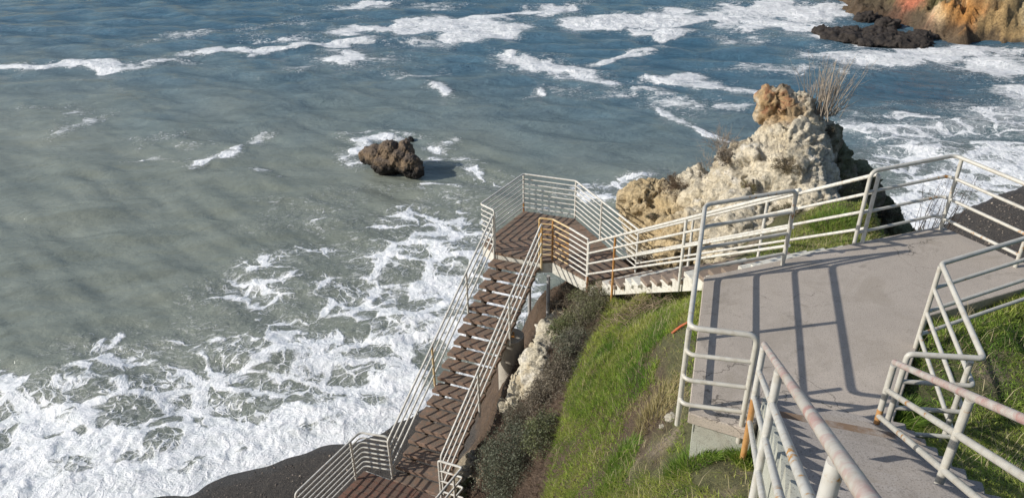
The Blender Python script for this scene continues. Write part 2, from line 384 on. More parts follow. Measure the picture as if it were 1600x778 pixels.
V = np.stack([X, Y, Z], -1).reshape(-1, 3)
# slope
gzx = np.gradient(Z, axis=1)/np.gradient(X, axis=1); gzy = np.gradient(Z, axis=0)/np.gradient(Y, axis=0)
slope = np.hypot(gzx, gzy).ravel(); x, y, z = V[:, 0], V[:, 1], V[:, 2]
nA = fbm(x*.9, y*.9, z*.9, 4); nB = fbm(x*3.1, y*3.1, z*3.1, 4)
dirt = np.array([.115, .078, .052]); soil = np.array([.125, .125, .055]); cream = np.array([.47, .40, .28]); sand = np.array([.060, .054, .049]); ochre = np.array([.36, .27, .14])
col = np.tile(dirt, (len(V), 1))
def blendc(c, mask, new): return c*(1-mask[:, None])+np.asarray(new)*mask[:, None]
grassy = sstep(6.2, 7.0, z+nA*.8)*(1-sstep(1.35, 1.8, slope+nB*.3))
col = blendc(col, grassy, soil)
bare = sstep(.25, .55, fbm(x*1.3+9, y*1.3, 0, 3))*grassy; col = blendc(col, bare, [.27, .22, .16])
CREAM = [ray_hit(*q)[:2] for q in [(868, 485), (845, 515), (835, 545), (822, 580), (800, 615), (780, 640), (760, 632), (790, 590), (800, 560), (815, 535), (842, 497)]]
CREAM2 = [ray_hit(*q)[:2] for q in [(722, 700), (745, 705), (750, 740), (735, 778), (700, 778), (712, 740)]]
inc = poly_in(x+nB*.1, y, CREAM2).astype(float)*.6
col = blendc(col, inc, cream)
yel = ((x < -1.9) & (z > .9)).astype(float)*sstep(0, .2, slope-.35+nB*.1); col = blendc(col, yel, ochre)
bm_ = sstep(1.6, 1.1, z+nB*.15); col = blendc(col, bm_, sand)
wet = sstep(.16, .03, z+nB*.03)
V = V.astype(float)

m, nt, b = new_mat('ground_surface'); p = pos(nt)
c = attr(nt, 'col', 'Color'); sandm = attr(nt, 'sand'); wetm = attr(nt, 'wet')
n1 = noise(nt, p, 5, 7, .7); n2 = noise(nt, p, 28, 5, .7); n3 = noise(nt, p, 90, 2, .6)
v = nt.nodes.new('ShaderNodeTexVoronoi'); v.inputs['Scale'].default_value = 26; L(nt, p, v.inputs['Vector'])
c = mix(nt, ramp(nt, n1, [(.3, 0), (.7, 1)]), mix(nt, .75, c, (.02, .016, .012)), c) if False else c
c = mix(nt, 1.0, c, ramp(nt, n1, [(.3, (.62, .6, .58)), (.5, (1, 1, 1)), (.7, (1.25, 1.2, 1.1))]), 'MULTIPLY')
c = mix(nt, 1.0, c, ramp(nt, n2, [(.3, (.6, .6, .6)), (.5, (1, 1, 1)), (.7, (1.3, 1.3, 1.3))]), 'MULTIPLY')
peb = mth(nt, 'MULTIPLY', sandm, ramp(nt, noise(nt, p, 38, 3, .75), [(.56, 0), (.64, .75)]))
c = mix(nt, peb, c, (.26, .215, .17))
pe2 = mth(nt, 'MULTIPLY', sandm, ramp(nt, v.outputs['Distance'], [(0, .7), (.09, 0)])); pe2 = mth(nt, 'MULTIPLY', pe2, ramp(nt, n1, [(.48, 0), (.6, 1)]))
c = mix(nt, pe2, c, (.38, .31, .24))
c = mix(nt, mth(nt, 'MULTIPLY', wetm, .45), c, (.02, .018, .016))
L(nt, c, b.inputs['Base Color']); L(nt, mth(nt, 'SUBTRACT', .92, mth(nt, 'MULTIPLY', wetm, .62)), b.inputs['Roughness'])
L(nt, bump(nt, n2, .8, .05, bump(nt, n1, .8, .16)), b.inputs['Normal'])
M_GROUND = m
gme = mesh_np('ground', V, GF, True, {'col': col, 'sand': bm_, 'wet': wet}, M_GROUND)
tag(link('ground', gme), kind='structure')

# ------------------------------------------------------------------ sea
shore_px = edgeL
shoreW = np.array([P(a, b, 0)[:2] for a, b in edgeL])
def seg_dist(x, y, poly):
    d = np.full(x.shape, 1e9)
    for a, b in zip(poly[:-1], poly[1:]):
        ab = b-a; t = np.clip(((x-a[0])*ab[0]+(y-a[1])*ab[1])/(ab@ab), 0, 1)
        d = np.minimum(d, np.hypot(x-a[0]-t*ab[0], y-a[1]-t*ab[1]))
    return d
FO = [  # photo px centre, radii, amount, tilt
 (100,104,120,5,.95,0),(25,103,50,6,.9,0),(180,101,55,6,.85,0),(265,97,50,6,.6,0),(400,78,105,4,.95,3),(350,80,60,4,.8,0),(500,70,90,5,.85,5),(440,60,60,4,.5,0),(600,44,80,7,.9,5),(300,55,90,4,.45,8),
 (575,8,50,4,.7,5),(450,38,110,5,.4,5),(700,38,95,8,.85,5),(755,50,60,12,1.0,5),(820,24,70,7,.7,5),(870,14,40,6,.7,8),(680,12,60,4,.5,0),(950,37,55,12,1.1,0),(1010,30,70,12,1.1,5),(1085,30,70,9,1.0,0),(1030,52,40,8,.95,0),(1160,32,60,8,.6,0),
 (545,92,42,11,.7,0),(600,95,40,10,.5,0),(660,66,60,9,.5,0),(690,142,24,7,.95,-10),(650,115,40,4,.6,0),(470,104,30,5,.5,0),
 (830,98,48,13,1.0,-8),(870,108,55,9,.95,-8),(905,112,50,10,.8,-8),(965,92,50,5,.85,8),(1000,80,30,5,.7,15),(800,84,20,6,.9,0),(930,127,60,9,.8,-8),(985,148,60,6,.65,0),(880,145,40,6,.5,0),
 (1055,124,45,6,.95,0),(1110,130,50,10,.85,-12),(1155,145,45,5,.85,-8),(1060,160,50,14,.7,0),(1050,182,50,7,.75,-15),(1100,202,40,6,.9,-25),(1150,165,50,5,.7,0),(1020,150,30,10,.6,0),(840,155,12,5,.8,0),
 (1200,15,90,15,.8,0),(1270,20,60,15,.9,0),(1220,42,80,8,.8,0),(1290,55,40,10,.7,0),(1480,82,150,10,.85,0),(1400,92,110,10,.8,0),(1560,105,70,18,.9,0),(1250,110,80,7,.6,0),(1170,106,60,6,.55,0),(1300,86,60,8,.7,0),(1150,60,60,8,.45,0),
 (1590,150,50,26,.9,0),(1570,185,70,24,.85,0),(1500,165,50,10,.6,0),(1340,176,60,8,.6,0),(1360,198,60,13,1.0,0),(1430,210,80,20,.85,0),(1420,180,60,8,.85,-5),(1500,200,60,20,.8,0),(1450,240,110,20,.88,0),(1565,250,60,36,1.05,0),
 (1490,288,90,22,1.1,0),(1430,330,60,34,1.15,0),(1580,272,50,25,1.2,0),(1390,262,60,16,.85,0),(1520,262,60,12,.95,0),(1350,160,60,5,.5,0),
 (335,250,32,5,.95,12),(355,243,26,4,.85,12),(395,216,26,9,.9,22),(420,210,12,8,.7,0),(235,247,30,5,.8,0),(135,190,45,8,.6,22),(105,198,30,8,.55,0),(250,215,60,6,.5,5),(300,225,30,5,.5,0),(420,263,18,4,.8,0),(440,275,18,3,.6,0),(120,175,30,5,.45,10),(60,170,50,4,.4,5),(290,252,30,4,.5,0),
 (572,226,16,14,1.1,0),(590,216,45,5,1.0,0),(560,204,40,4,.65,12),(640,208,40,4,.65,-5),(690,228,26,8,.8,0),(725,250,40,8,.7,-12),(735,270,40,8,.7,-12),(690,290,55,6,.75,0),(640,300,30,5,.6,0),(550,246,22,14,.7,0),(765,285,50,15,.55,0),(680,246,20,5,.8,0),(600,290,30,4,.5,0),
 (960,290,60,9,.95,8),(925,285,30,7,.85,0),(940,310,50,10,.8,0),(860,300,60,18,.55,0),(800,290,50,10,.4,0),(500,330,70,20,.45,5),(500,350,40,14,.5,0),(560,345,50,12,.45,0),(440,320,20,12,.4,0),
 (640,345,80,22,.72,15),(420,405,75,15,.72,18),(370,440,30,24,.55,0),(520,395,100,18,.66,10),(620,400,80,40,.78,15),(690,380,70,40,.85,25),(700,450,60,80,.84,0),(570,470,90,45,.72,10),(450,500,60,30,.62,0),(540,440,70,20,.68,0),
 (640,520,70,60,.92,0),(520,560,110,45,.82,5),(370,565,90,30,.74,0),(215,560,90,22,.66,12),(90,600,110,26,.78,8),(15,592,40,22,.85,0),(150,530,70,14,.58,15),(330,480,60,10,.3,-20),(300,620,200,34,.82,5),(440,530,50,24,.7,0),
 (80,650,190,40,.84,0),(550,620,110,44,.87,10),(400,670,220,40,.90,6),(150,705,250,36,.94,0),(0,740,170,60,1.08,0),(610,600,60,60,.96,0),(300,740,110,26,1.1,8),(500,650,90,30,1.08,12),(740,400,50,40,.8,0),(660,640,50,50,1.05,0),(720,520,60,70,.85,0),(800,460,60,80,.8,0),(400,450,90,36,.70,10),(330,520,60,26,.50,0),(260,600,170,26,.80,6),(440,345,60,14,.45,10),(560,300,60,12,.38,0),(720,310,60,14,.55,0),(140,560,90,16,.66,18),(60,620,110,24,.85,10),(480,560,110,40,.82,0),(420,310,40,8,.4,0),(850,330,60,16,.5,0),(700,340,60,20,.72,20)]
nr_, na_ = 640, 900
rr = np.concatenate([np.linspace(8, 34, 250), np.geomspace(34.12, 110, 290)[0:], np.geomspace(112, 6500, 100)])
aa = np.concatenate([np.radians(np.linspace(-110, -52, 30)), np.radians(np.linspace(-51.7, 46, 760)), np.radians(np.linspace(47, 110, 30))])
A, R = np.meshgrid(aa, rr); SX, SY = (R*np.sin(A)).ravel(), (R*np.cos(A)).ravel(); nr_, na_ = A.shape
dens = np.zeros(SX.shape)
wx = SX+.5*fbm(SX*.35, SY*.35, 0, 3)*np.clip(R.ravel()/30, .4, 2.5); wy = SY+.9*fbm(SX*.3, SY*.3, 5, 3)*np.clip(R.ravel()/30, .4, 2.5)
for (px, py, rx, ry, am, tl) in FO:
    c0 = P(px, py, 0)[:2]; t_ = math.radians(tl)
    a1 = P(px+rx*math.cos(t_), py-rx*math.sin(t_), 0)[:2]-c0
    b1 = P(px+ry*math.sin(t_), py+ry*math.cos(t_), 0)[:2]-c0
    Mx = np.linalg.inv(np.array([a1, b1]).T); bb = 2.2*(np.abs(a1)+np.abs(b1))
    s_ = (np.abs(wx-c0[0]) < bb[0]) & (np.abs(wy-c0[1]) < bb[1])
    if not s_.any(): continue
    q = Mx@np.stack([wx[s_]-c0[0], wy[s_]-c0[1]]); r2 = (q**2).sum(0)
    g = am*np.exp(-(r2**1.4)*.55)
    dens[s_] = np.maximum(dens[s_], g)+.08*np.minimum(dens[s_], g)*(am < .7)
sdist = seg_dist(SX, SY, shoreW)
dens = np.maximum(dens, 1.25*sstep(2.2, .3, sdist))
dens = np.clip(dens*(1.0+.30*(sstep(46, 60, SY))+.07*sstep(36, 26, SY)), 0, 1.4)
# everything close to the shore elsewhere froths as well
bh = base_h(SX, SY); dens = np.maximum(dens, .85*sstep(-.9, -.1, bh)*(R.ravel() < 60))
# water tone: silty near the shore and left, clear blue far out
ppx, ppy, dep = proj(np.stack([SX, SY, 0*SX], -1))
tone = sstep(31, 58, SY+.28*SX+4*fbm(SX*.06, SY*.06, 0, 3)+3*fbm(SX*.2, SY*.2, 0, 3))
# waves
rw = np.random.default_rng(11); SZ = np.zeros(SX.shape)
fade = np.clip(1-(R.ravel()-100)/500, .12, 1)
for k in range(70):
    lam = 10**rw.uniform(-.15, .85); th = math.radians(-98+rw.normal()*24); kx, ky = math.cos(th)*2*math.pi/lam, math.sin(th)*2*math.pi/lam
    am = .0052*lam**.75
    gate = (R.ravel() < lam*36) if lam < 3 else 1
    ph = kx*SX+ky*SY+rw.uniform(0, 6.28)+1.2*pn(SX*.11+k, SY*.11, k*.7)
    sw = np.sin(ph); SZ += am*(sw+.25*np.cos(2*ph))*gate
SZ *= fade*sstep(.6, -1.2, bh)*.9+.12
SZ += (.045*np.clip(dens, 0, 1)*np.abs(fbm(SX*2.2, SY*2.2, 0, 3))+.09*sstep(.85, 1.15, dens)*np.clip(fbm(SX*1.1, SY*1.3, 4, 5, .6)+.35, 0, 1.5)**1.3)*sstep(.05, 1.0, sdist)
SZ += .02*sstep(1.2, .3, sdist)
idx = np.arange(nr_*na_).reshape(nr_, na_)
SF = np.stack([idx[:-1, :-1], idx[1:, :-1], idx[1:, 1:], idx[:-1, 1:]], -1).reshape(-1, 4)[:, ::-1]

m, nt, b = new_mat('sea_water'); p = pos(nt); dn = attr(nt, 'foam'); tn = attr(nt, 'tone')
def vmath(op, a, b=None, s=None):
    q = nt.nodes.new('ShaderNodeVectorMath'); q.operation = op
    L(nt, a, q.inputs[0])
    if b is not None:
        if hasattr(b, 'is_linked'): L(nt, b, q.inputs[1])
        else: q.inputs[1].default_value = b
    if s is not None: q.inputs['Scale'].default_value = s
    return q.outputs[0]
def warp(co, scale, amt, det=4):
    nn = nt.nodes.new('ShaderNodeTexNoise'); nn.inputs['Scale'].default_value = scale; nn.inputs['Detail'].default_value = det; L(nt, co, nn.inputs['Vector'])
    return vmath('ADD', co, vmath('SCALE', vmath('SUBTRACT', nn.outputs[1], (.5, .5, .5)), s=amt))
flat = vmath('MULTIPLY', p, (1, 1, 0))
w1 = warp(warp(flat, .45, 1.6), 2.2, .5)
def vor(co, scale, rnd=1.0):
    v = nt.nodes.new('ShaderNodeTexVoronoi'); v.feature = 'DISTANCE_TO_EDGE'; v.inputs['Scale'].default_value = scale; v.inputs['Randomness'].default_value = rnd
    L(nt, co, v.inputs['Vector']); return v.outputs[0]
mp = nt.nodes.new('ShaderNodeMapping'); mp.inputs['Rotation'].default_value = (0, 0, .45); mp.inputs['Scale'].default_value = (.75, 1.15, 1); L(nt, w1, mp.inputs[0])
e1 = vor(mp.outputs[0], .62); e2 = vor(w1, 2.1); e3 = vor(warp(flat, 5, .25), 6.0)
nf = noise(nt, w1, .9, 5, .6); nf2 = noise(nt, flat, 7, 5, .7); nf3 = noise(nt, w1, 3.2, 4, .6); stv = nt.nodes.new('ShaderNodeMapping'); stv.inputs['Rotation'].default_value = (0, 0, .15); stv.inputs['Scale'].default_value = (.45, 1.3, 1); L(nt, w1, stv.inputs[0])
nf2b = noise(nt, stv.outputs[0], 1.7, 8, .78, .5)
def web(e, wid_, soft):
    return mth(nt, 'DIVIDE', mth(nt, 'SUBTRACT', wid_, e), soft, clamp=True)
dd1 = mth(nt, 'ADD', dn, mth(nt, 'MULTIPLY', mth(nt, 'SUBTRACT', nf, .5), .75))
wA = mth(nt, 'ADD', mth(nt, 'MULTIPLY', mth(nt, 'SUBTRACT', dd1, .50), .44), mth(nt, 'MULTIPLY', mth(nt, 'SUBTRACT', nf2, .5), .10))
wB = mth(nt, 'ADD', mth(nt, 'MULTIPLY', mth(nt, 'SUBTRACT', dd1, .50), .36), mth(nt, 'MULTIPLY', mth(nt, 'SUBTRACT', nf3, .5), .40))
wC = mth(nt, 'ADD', mth(nt, 'MULTIPLY', mth(nt, 'SUBTRACT', dd1, .36), .34), mth(nt, 'MULTIPLY', mth(nt, 'SUBTRACT', nf3, .58), .70))
m1 = web(e1, wA, .05); m2 = web(e2, mth(nt, 'SUBTRACT', wB, .02), .08); m3 = web(e3, mth(nt, 'SUBTRACT', wC, .04), .14)
fm = mth(nt, 'MAXIMUM', mth(nt, 'MAXIMUM', m1, mth(nt, 'MULTIPLY', m2, .92)), mth(nt, 'MULTIPLY', m3, .85))
fm = mth(nt, 'MULTIPLY', fm, ramp(nt, dn, [(.12, 0), (.3, 1)]))
# torn patches far out, where the froth lies in sheets
sheet = ramp(nt, mth(nt, 'ADD', dn, mth(nt, 'ADD', mth(nt, 'MULTIPLY', mth(nt, 'SUBTRACT', nf, .5), 1.1), mth(nt, 'MULTIPLY', mth(nt, 'SUBTRACT', nf2b, .5), 1.5))), [(.52, 0), (.64, .30), (.74, .80), (.90, 1)])
fm = mth(nt, 'MAXIMUM', fm, mth(nt, 'MULTIPLY', sheet, attr(nt, 'sheet')))
fleck = mth(nt, 'MULTIPLY', ramp(nt, mth(nt, 'ADD', noise(nt, stv.outputs[0], 5.5, 4, .7), mth(nt, 'MULTIPLY', dn, .12)), [(.60, 0), (.68, .85)]), ramp(nt, mth(nt, 'ADD', dn, mth(nt, 'MULTIPLY', mth(nt, 'SUBTRACT', nf, .5), .6)), [(.10, 0), (.30, 1)]))
fm = mth(nt, 'MAXIMUM', fm, mth(nt, 'MULTIPLY', fleck, mth(nt, 'ADD', .35, mth(nt, 'MULTIPLY', attr(nt, 'sheet'), .65))))
fm = mth(nt, 'MAXIMUM', fm, mth(nt, 'MULTIPLY', ramp(nt, mth(nt, 'MULTIPLY', mth(nt, 'SUBTRACT', dn, mth(nt, 'MULTIPLY', nf3, .75)), .7), [(.42, 0), (.60, 1)]), ramp(nt, nf2, [(.30, .72), (.52, 1)])))
# silty water colour
wl_ = nt.nodes.new('ShaderNodeMapping'); wl_.inputs['Rotation'].default_value = (0, 0, .2); wl_.inputs['Scale'].default_value = (.35, 1.1, 1); L(nt, flat, wl_.inputs[0])
nw0_ = noise(nt, wl_.outputs[0], .6, 8, .7, .4)
murky = mix(nt, ramp(nt, noise(nt, flat, .16, 6, .6), [(.35, 0), (.65, 1)]), (.195, .218, .182), (.235, .256, .215))
blue = mix(nt, ramp(nt, noise(nt, flat, .12, 5, .6), [(.35, 0), (.65, 1)]), (.055, .135, .200), (.095, .185, .245))
wc = mix(nt, tn, murky, blue)
wc = mix(nt, 1.0, wc, ramp(nt, nw0_, [(.32, (.84, .85, .86)), (.5, (1, 1, 1)), (.68, (1.13, 1.12, 1.11))]), 'MULTIPLY')
wc = mix(nt, mth(nt, 'MULTIPLY', dn, .30, clamp=True), wc, (.23, .245, .21))
tex = ramp(nt, noise(nt, warp(flat, 1.6, .9), 3.0, 7, .68), [(.30, (.60, .63, .62)), (.46, (.84, .86, .86)), (.58, (.94, .94, .94))])
cc = mix(nt, fm, wc, tex)
L(nt, cc, b.inputs['Base Color']); L(nt, mth(nt, 'ADD', .10, mth(nt, 'MULTIPLY', fm, .75)), b.inputs['Roughness'])
b.inputs['IOR'].default_value = 1.33
wv = nt.nodes.new('ShaderNodeMapping'); wv.inputs['Rotation'].default_value = (0, 0, .18); wv.inputs['Scale'].default_value = (.55, 1.25, 1); L(nt, flat, wv.inputs[0])
nw1 = noise(nt, wv.outputs[0], 1.6, 6, .62, .3); nw2 = noise(nt, wv.outputs[0], 7, 4, .6, .4)
wl = nt.nodes.new('ShaderNodeMapping'); wl.inputs['Rotation'].default_value = (0, 0, .12); wl.inputs['Scale'].default_value = (.4, 1.0, 1); L(nt, flat, wl.inputs[0])
nw0 = noise(nt, wl.outputs[0], .75, 7, .68, .35)
bmp = bump(nt, nw2, .45, .035, bump(nt, nw1, .5, .18, bump(nt, nw0, mth(nt, 'ADD', .13, mth(nt, 'MULTIPLY', tn, .65)), .9)))
fh = mth(nt, 'ADD', mth(nt, 'MULTIPLY', fm, .6), mth(nt, 'MULTIPLY', mth(nt, 'MULTIPLY', noise(nt, warp(flat, 1.6, .9), 3.0, 6, .62), dn), 1.8))
L(nt, bump(nt, fh, .55, .12, bmp), b.inputs['Normal'])
M_SEA = m
sme = mesh_np('sea', np.stack([SX, SY, SZ], -1), SF, True, {'foam': dens, 'tone': tone, 'sheet': sstep(30, 48, SY)*(1-.55*sstep(12, 18, SX)*(1-sstep(44, 52, SY)))}, M_SEA)
tag(link('sea', sme), kind='structure')

# ------------------------------------------------------------------ rocks
def blob_rock(name, blobs, voxel, mat, amp=.12, freq=1.6, origin=None, colfn=None, ridge=.5, fine=.35, vs=1.0):
    """union of ellipsoids, voxel-remeshed, then broken up by noise; mesh in coordinates relative to origin"""
    import bmesh
    bm = bmesh.new()
    for (c, r, rot) in blobs:
        M = Matrix.Translation(Vector(c)) @ Matrix.Rotation(rot, 4, 'Z') @ Matrix.Diagonal((r[0], r[1], r[2], 1))
        bmesh.ops.create_icosphere(bm, subdivisions=4, radius=1, matrix=M)
    me = bpy.data.meshes.new(name+'_raw'); bm.to_mesh(me); bm.free()
    o = bpy.data.objects.new('tmp', me); COL.objects.link(o)
    mod = o.modifiers.new('r', 'REMESH'); mod.mode = 'VOXEL'; mod.voxel_size = voxel
    sm = o.modifiers.new('s', 'SMOOTH'); sm.iterations = 5; sm.factor = .5
    dg = bpy.context.evaluated_depsgraph_get(); ev = o.evaluated_get(dg); me2 = bpy.data.meshes.new_from_object(ev)
    bpy.data.objects.remove(o); bpy.data.meshes.remove(me)
    n = len(me2.vertices); co = np.empty(n*3); me2.vertices.foreach_get('co', co); co = co.reshape(-1, 3)
    no = np.empty(n*3); me2.vertices.foreach_get('normal', no); no = no.reshape(-1, 3)
    x, y, z = co.T
    rd = 1-2*np.abs(fbm(x*freq, y*freq, z*freq*vs, 4, .55))
    f2 = fbm(x*freq*4, y*freq*4, z*freq*3*vs, 4, .6)
    wxx, wyy, wzz = x+.12*f2/freq, y+.12*rd/freq, z+.1*f2/freq
    fa, ca = facet(wxx*freq*.8, wyy*freq*.8, wzz*freq*.8*vs); fb, cb = facet(wxx*freq*2.3+5, wyy*freq*2.3, wzz*freq*2.3*vs); fc_, cc_ = facet(wxx*freq*6+5, wyy*freq*6, wzz*freq*6)
    co2 = co+no*amp*(1.7*fa-.28*sstep(.18, 0, ca)+.80*fb-.10*sstep(.2, 0, cb)+fine*.40*fc_+.20*ridge*rd+.15*fine*f2)[:, None]
    org = np.array(origin if origin is not None else co.mean(0))
    if colfn is not None:
        c = colfn(co2, no, rd, f2); a = me2.attributes.new('col', 'FLOAT_COLOR', 'POINT'); cc = np.ones((n, 4), np.float32); cc[:, :3] = c; a.data.foreach_set('color', cc.ravel())
    me2.vertices.foreach_set('co', (co2-org).ravel()); me2.polygons.foreach_set('use_smooth', [True]*len(me2.polygons)); me2.update()
    me2.materials.clear(); me2.materials.append(mat)
    ob = link(name, me2, None, org); return ob
def rock_mat(name, s=1.0, rough=.9, bstr=1.0):
    m, nt, b = new_mat(name); p = pos(nt); c = attr(nt, 'col', 'Color')
    n1 = noise(nt, p, 3.2*s, 8, .72, .4); n2 = noise(nt, p, 16*s, 6, .75); n3 = noise(nt, p, 50*s, 3, .7)
    c = mix(nt, 1.0, c, ramp(nt, n1, [(.28, (.55, .52, .47)), (.45, (1, 1, 1)), (.70, (1.2, 1.18, 1.14))]), 'MULTIPLY')
    c = mix(nt, 1.0, c, ramp(nt, n2, [(.32, (.5, .48, .46)), (.50, (1, 1, 1)), (.72, (1.25, 1.25, 1.25))]), 'MULTIPLY')
    v = nt.nodes.new('ShaderNodeTexVoronoi'); v.feature = 'DISTANCE_TO_EDGE'; v.inputs['Scale'].default_value = 5*s
    nn = nt.nodes.new('ShaderNodeTexNoise'); nn.inputs['Scale'].default_value = 4*s; nn.inputs['Detail'].default_value = 5; L(nt, p, nn.inputs['Vector'])
    ad = nt.nodes.new('ShaderNodeVectorMath'); ad.operation = 'MULTIPLY_ADD'; L(nt, nn.outputs[1], ad.inputs[0]); ad.inputs[1].default_value = (.5/s,)*3; L(nt, p, ad.inputs[2]); L(nt, ad.outputs[0], v.inputs['Vector'])
    cr = ramp(nt, v.outputs[0], [(0, 0), (.06, 1)])
    L(nt, c, b.inputs['Base Color']); b.inputs['Roughness'].default_value = rough
    h = mth(nt, 'ADD', mth(nt, 'MULTIPLY', n2, .5), mth(nt, 'MULTIPLY', cr, .25)); h = mth(nt, 'ADD', h, mth(nt, 'MULTIPLY', n3, .25))
    L(nt, bump(nt, h, .8*bstr, .05/s, bump(nt, n1, .7*bstr, .12/s)), b.inputs['Normal'])
    return m
M_ROCK = rock_mat('limestone', 1.0); M_DROCK = rock_mat('dark_sea_rock', .8, .75, 1.3); M_FAR = rock_mat('headland_rock', .45, .8, 1.4)

def B(px, py, y, rx, ry, rz, rot=0): return (PD(px, py, y), (rx, ry, rz), rot)
knob = PD(1210, 158, 16.6)
def fin_col(co, no, rd, f2):
    x, y, z = co.T
    c = np.tile(np.array([.66, .59, .455]), (len(co), 1))
    a = sstep(-.1, .5, fbm(x*1.2, y*1.2, z*1.2, 3)); c = blendc(c, a*.45, [.58, .48, .31])
    c = blendc(c, sstep(.15, .5, fbm(x*.9+4, y*.9, z*.5, 4))*.4, [.46, .42, .34])
    c = blendc(c, sstep(.35, .65, fbm(x*2.6+7, y*2.6, z*2.6, 4))*.7, [.70, .66, .58])
    dk = np.hypot(np.hypot(x-knob[0], y-knob[1]), z-knob[2]); kp = fbm(x*2.2+3, y*2.2, z*2.2, 4); kk = sstep(.85, .30, dk+.30*kp)*(1-.75*sstep(.15, .5, kp))
    c = blendc(c, kk, [.44, .30, .155]); c = blendc(c, kk*sstep(.0, .30, f2*.6+.5*(z-knob[2]))*.75, [.30, .13, .065])
    c = blendc(c, sstep(.0, .5, fbm(x*3+11, y*3, z*1.2, 4))*.25, [.42, .37, .28])
    lk = sstep(1.1, .5, np.hypot(x-PD(1005, 315, 16.9)[0], z-PD(1005, 315, 16.9)[2])); c = blendc(c, lk*.7, [.46, .33, .15])
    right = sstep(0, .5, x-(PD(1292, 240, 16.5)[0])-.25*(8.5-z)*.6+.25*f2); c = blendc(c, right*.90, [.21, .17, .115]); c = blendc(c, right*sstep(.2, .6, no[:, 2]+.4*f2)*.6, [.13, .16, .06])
    return c
fin_blobs = [B(1207, 152, 16.7, .36, .40, .34), B(1200, 176, 16.7, .29, .36, .30), B(1225, 160, 16.7, .36, .38, .34), B(1222, 186, 16.6, .42, .42, .34), B(1254, 166, 16.6, .30, .34, .34), B(1248, 190, 16.5, .42, .42, .36), B(1240, 205, 16.4, .60, .6, .60), B(1228, 240, 16.1, .78, .8, .85), B(1262, 235, 16.5, .42, .7, .8),
    B(1190, 275, 15.8, .85, .8, .9), B(1235, 300, 15.2, .95, .9, 1.1), B(1250, 345, 14.6, .85, .8, 1.0), B(1165, 250, 16.3, .40, .5, .5), B(1140, 262, 16.3, .36, .4, .45), B(1150, 310, 15.6, .8, .7, .9), B(1180, 345, 14.8, .9, .8, .9),
    B(1085, 298, 16.4, .50, .5, .55), B(1110, 330, 15.7, .7, .7, .7), B(1062, 320, 16.4, .45, .5, .5), B(1010, 312, 16.9, .60, .55, .50), B(1000, 330, 16.9, .50, .5, .55), B(1050, 350, 16.0, .7, .7, .6),
    B(1090, 380, 15.0, 1.0, .8, .8), B(1180, 385, 14.3, 1.1, .8, .9), B(1020, 370, 16.6, .7, .9, .9), B(1110, 400, 16.2, 1.2, 1.4, 1.5), B(1230, 380, 16.5, 1.2, 1.8, 2.0), B(1130, 470, 17.6, 1.6, 1.6, 2.2),
    B(1284, 232, 17.0, .28, .6, .7), B(1300, 285, 17.0, .50, .9, 1.0), B(1334, 305, 17.2, .42, .9, .75), B(1362, 345, 17.2, .42, 1.0, .85), B(1318, 355, 16.8, .75, 1.2, 1.0), B(1388, 390, 16.5, .48, 1.2, .8), B(1330, 440, 18.0, 1.6, 1.8, 2.6), B(1230, 480, 18.6, 1.7, 1.6, 2.4)]
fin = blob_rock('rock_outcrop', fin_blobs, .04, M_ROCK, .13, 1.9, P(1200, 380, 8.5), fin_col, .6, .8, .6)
tag(fin, 'jagged cream limestone outcrop with an orange knob on top, rising behind the timber stairs', 'rock')

def sea_col(co, no, rd, f2):
    x, y, z = co.T; c = np.tile(np.array([.215, .150, .09]), (len(co), 1))
    c = blendc(c, sstep(.0, .5, fbm(x*1.5, y*1.5, z*1.5, 4))*.6, [.10, .075, .055])
    c = blendc(c, sstep(.6, .9, no[:, 2])*.5, [.12, .10, .09]); c = blendc(c, sstep(.75, .45, z+.2*f2)*.95, [.012, .010, .009])
    return c
bx = P(612, 268, .4)
def SB(dx, dy, dz, rx, ry, rz, rot=0): return ((bx[0]+dx, bx[1]+dy, dz), (rx, ry, rz), rot)
sb = lambda px, py, y, rx, ry, rz: (PD(px, py, y), (rx, ry, rz), 0)
tag(blob_rock('sea_rock', [sb(590, 243, 36.2, .72, .8, .55), sb(573, 242, 36.4, .36, .6, .42), sb(608, 237, 36.0, .55, .7, .60), sb(634, 236, 35.9, .42, .6, .55), sb(628, 252, 35.5, .7, .6, .6), sb(642, 258, 35.2, .55, .6, .6), sb(650, 268, 34.9, .36, .4, .36), sb(605, 256, 35.6, .9, .6, .45), sb(612, 262, 36.3, 1.0, 1.0, .6)],
    .045, M_DROCK, .085, 1.7, (bx[0], bx[1], 0), sea_col, .7, .8), 'brown craggy boulder standing alone in the sea left of the platform', 'rock')
q = P(641, 216, .1)
tag(blob_rock('sea_rock', [((q[0], q[1], 0), (.2, .22, .16), 0)], .05, M_DROCK, .06, 3, (q[0], q[1], 0), lambda co, no, rd, f2: np.tile([.015, .013, .012], (len(co), 1))), 'tiny black rock tip awash just behind the brown sea boulder', 'rock')

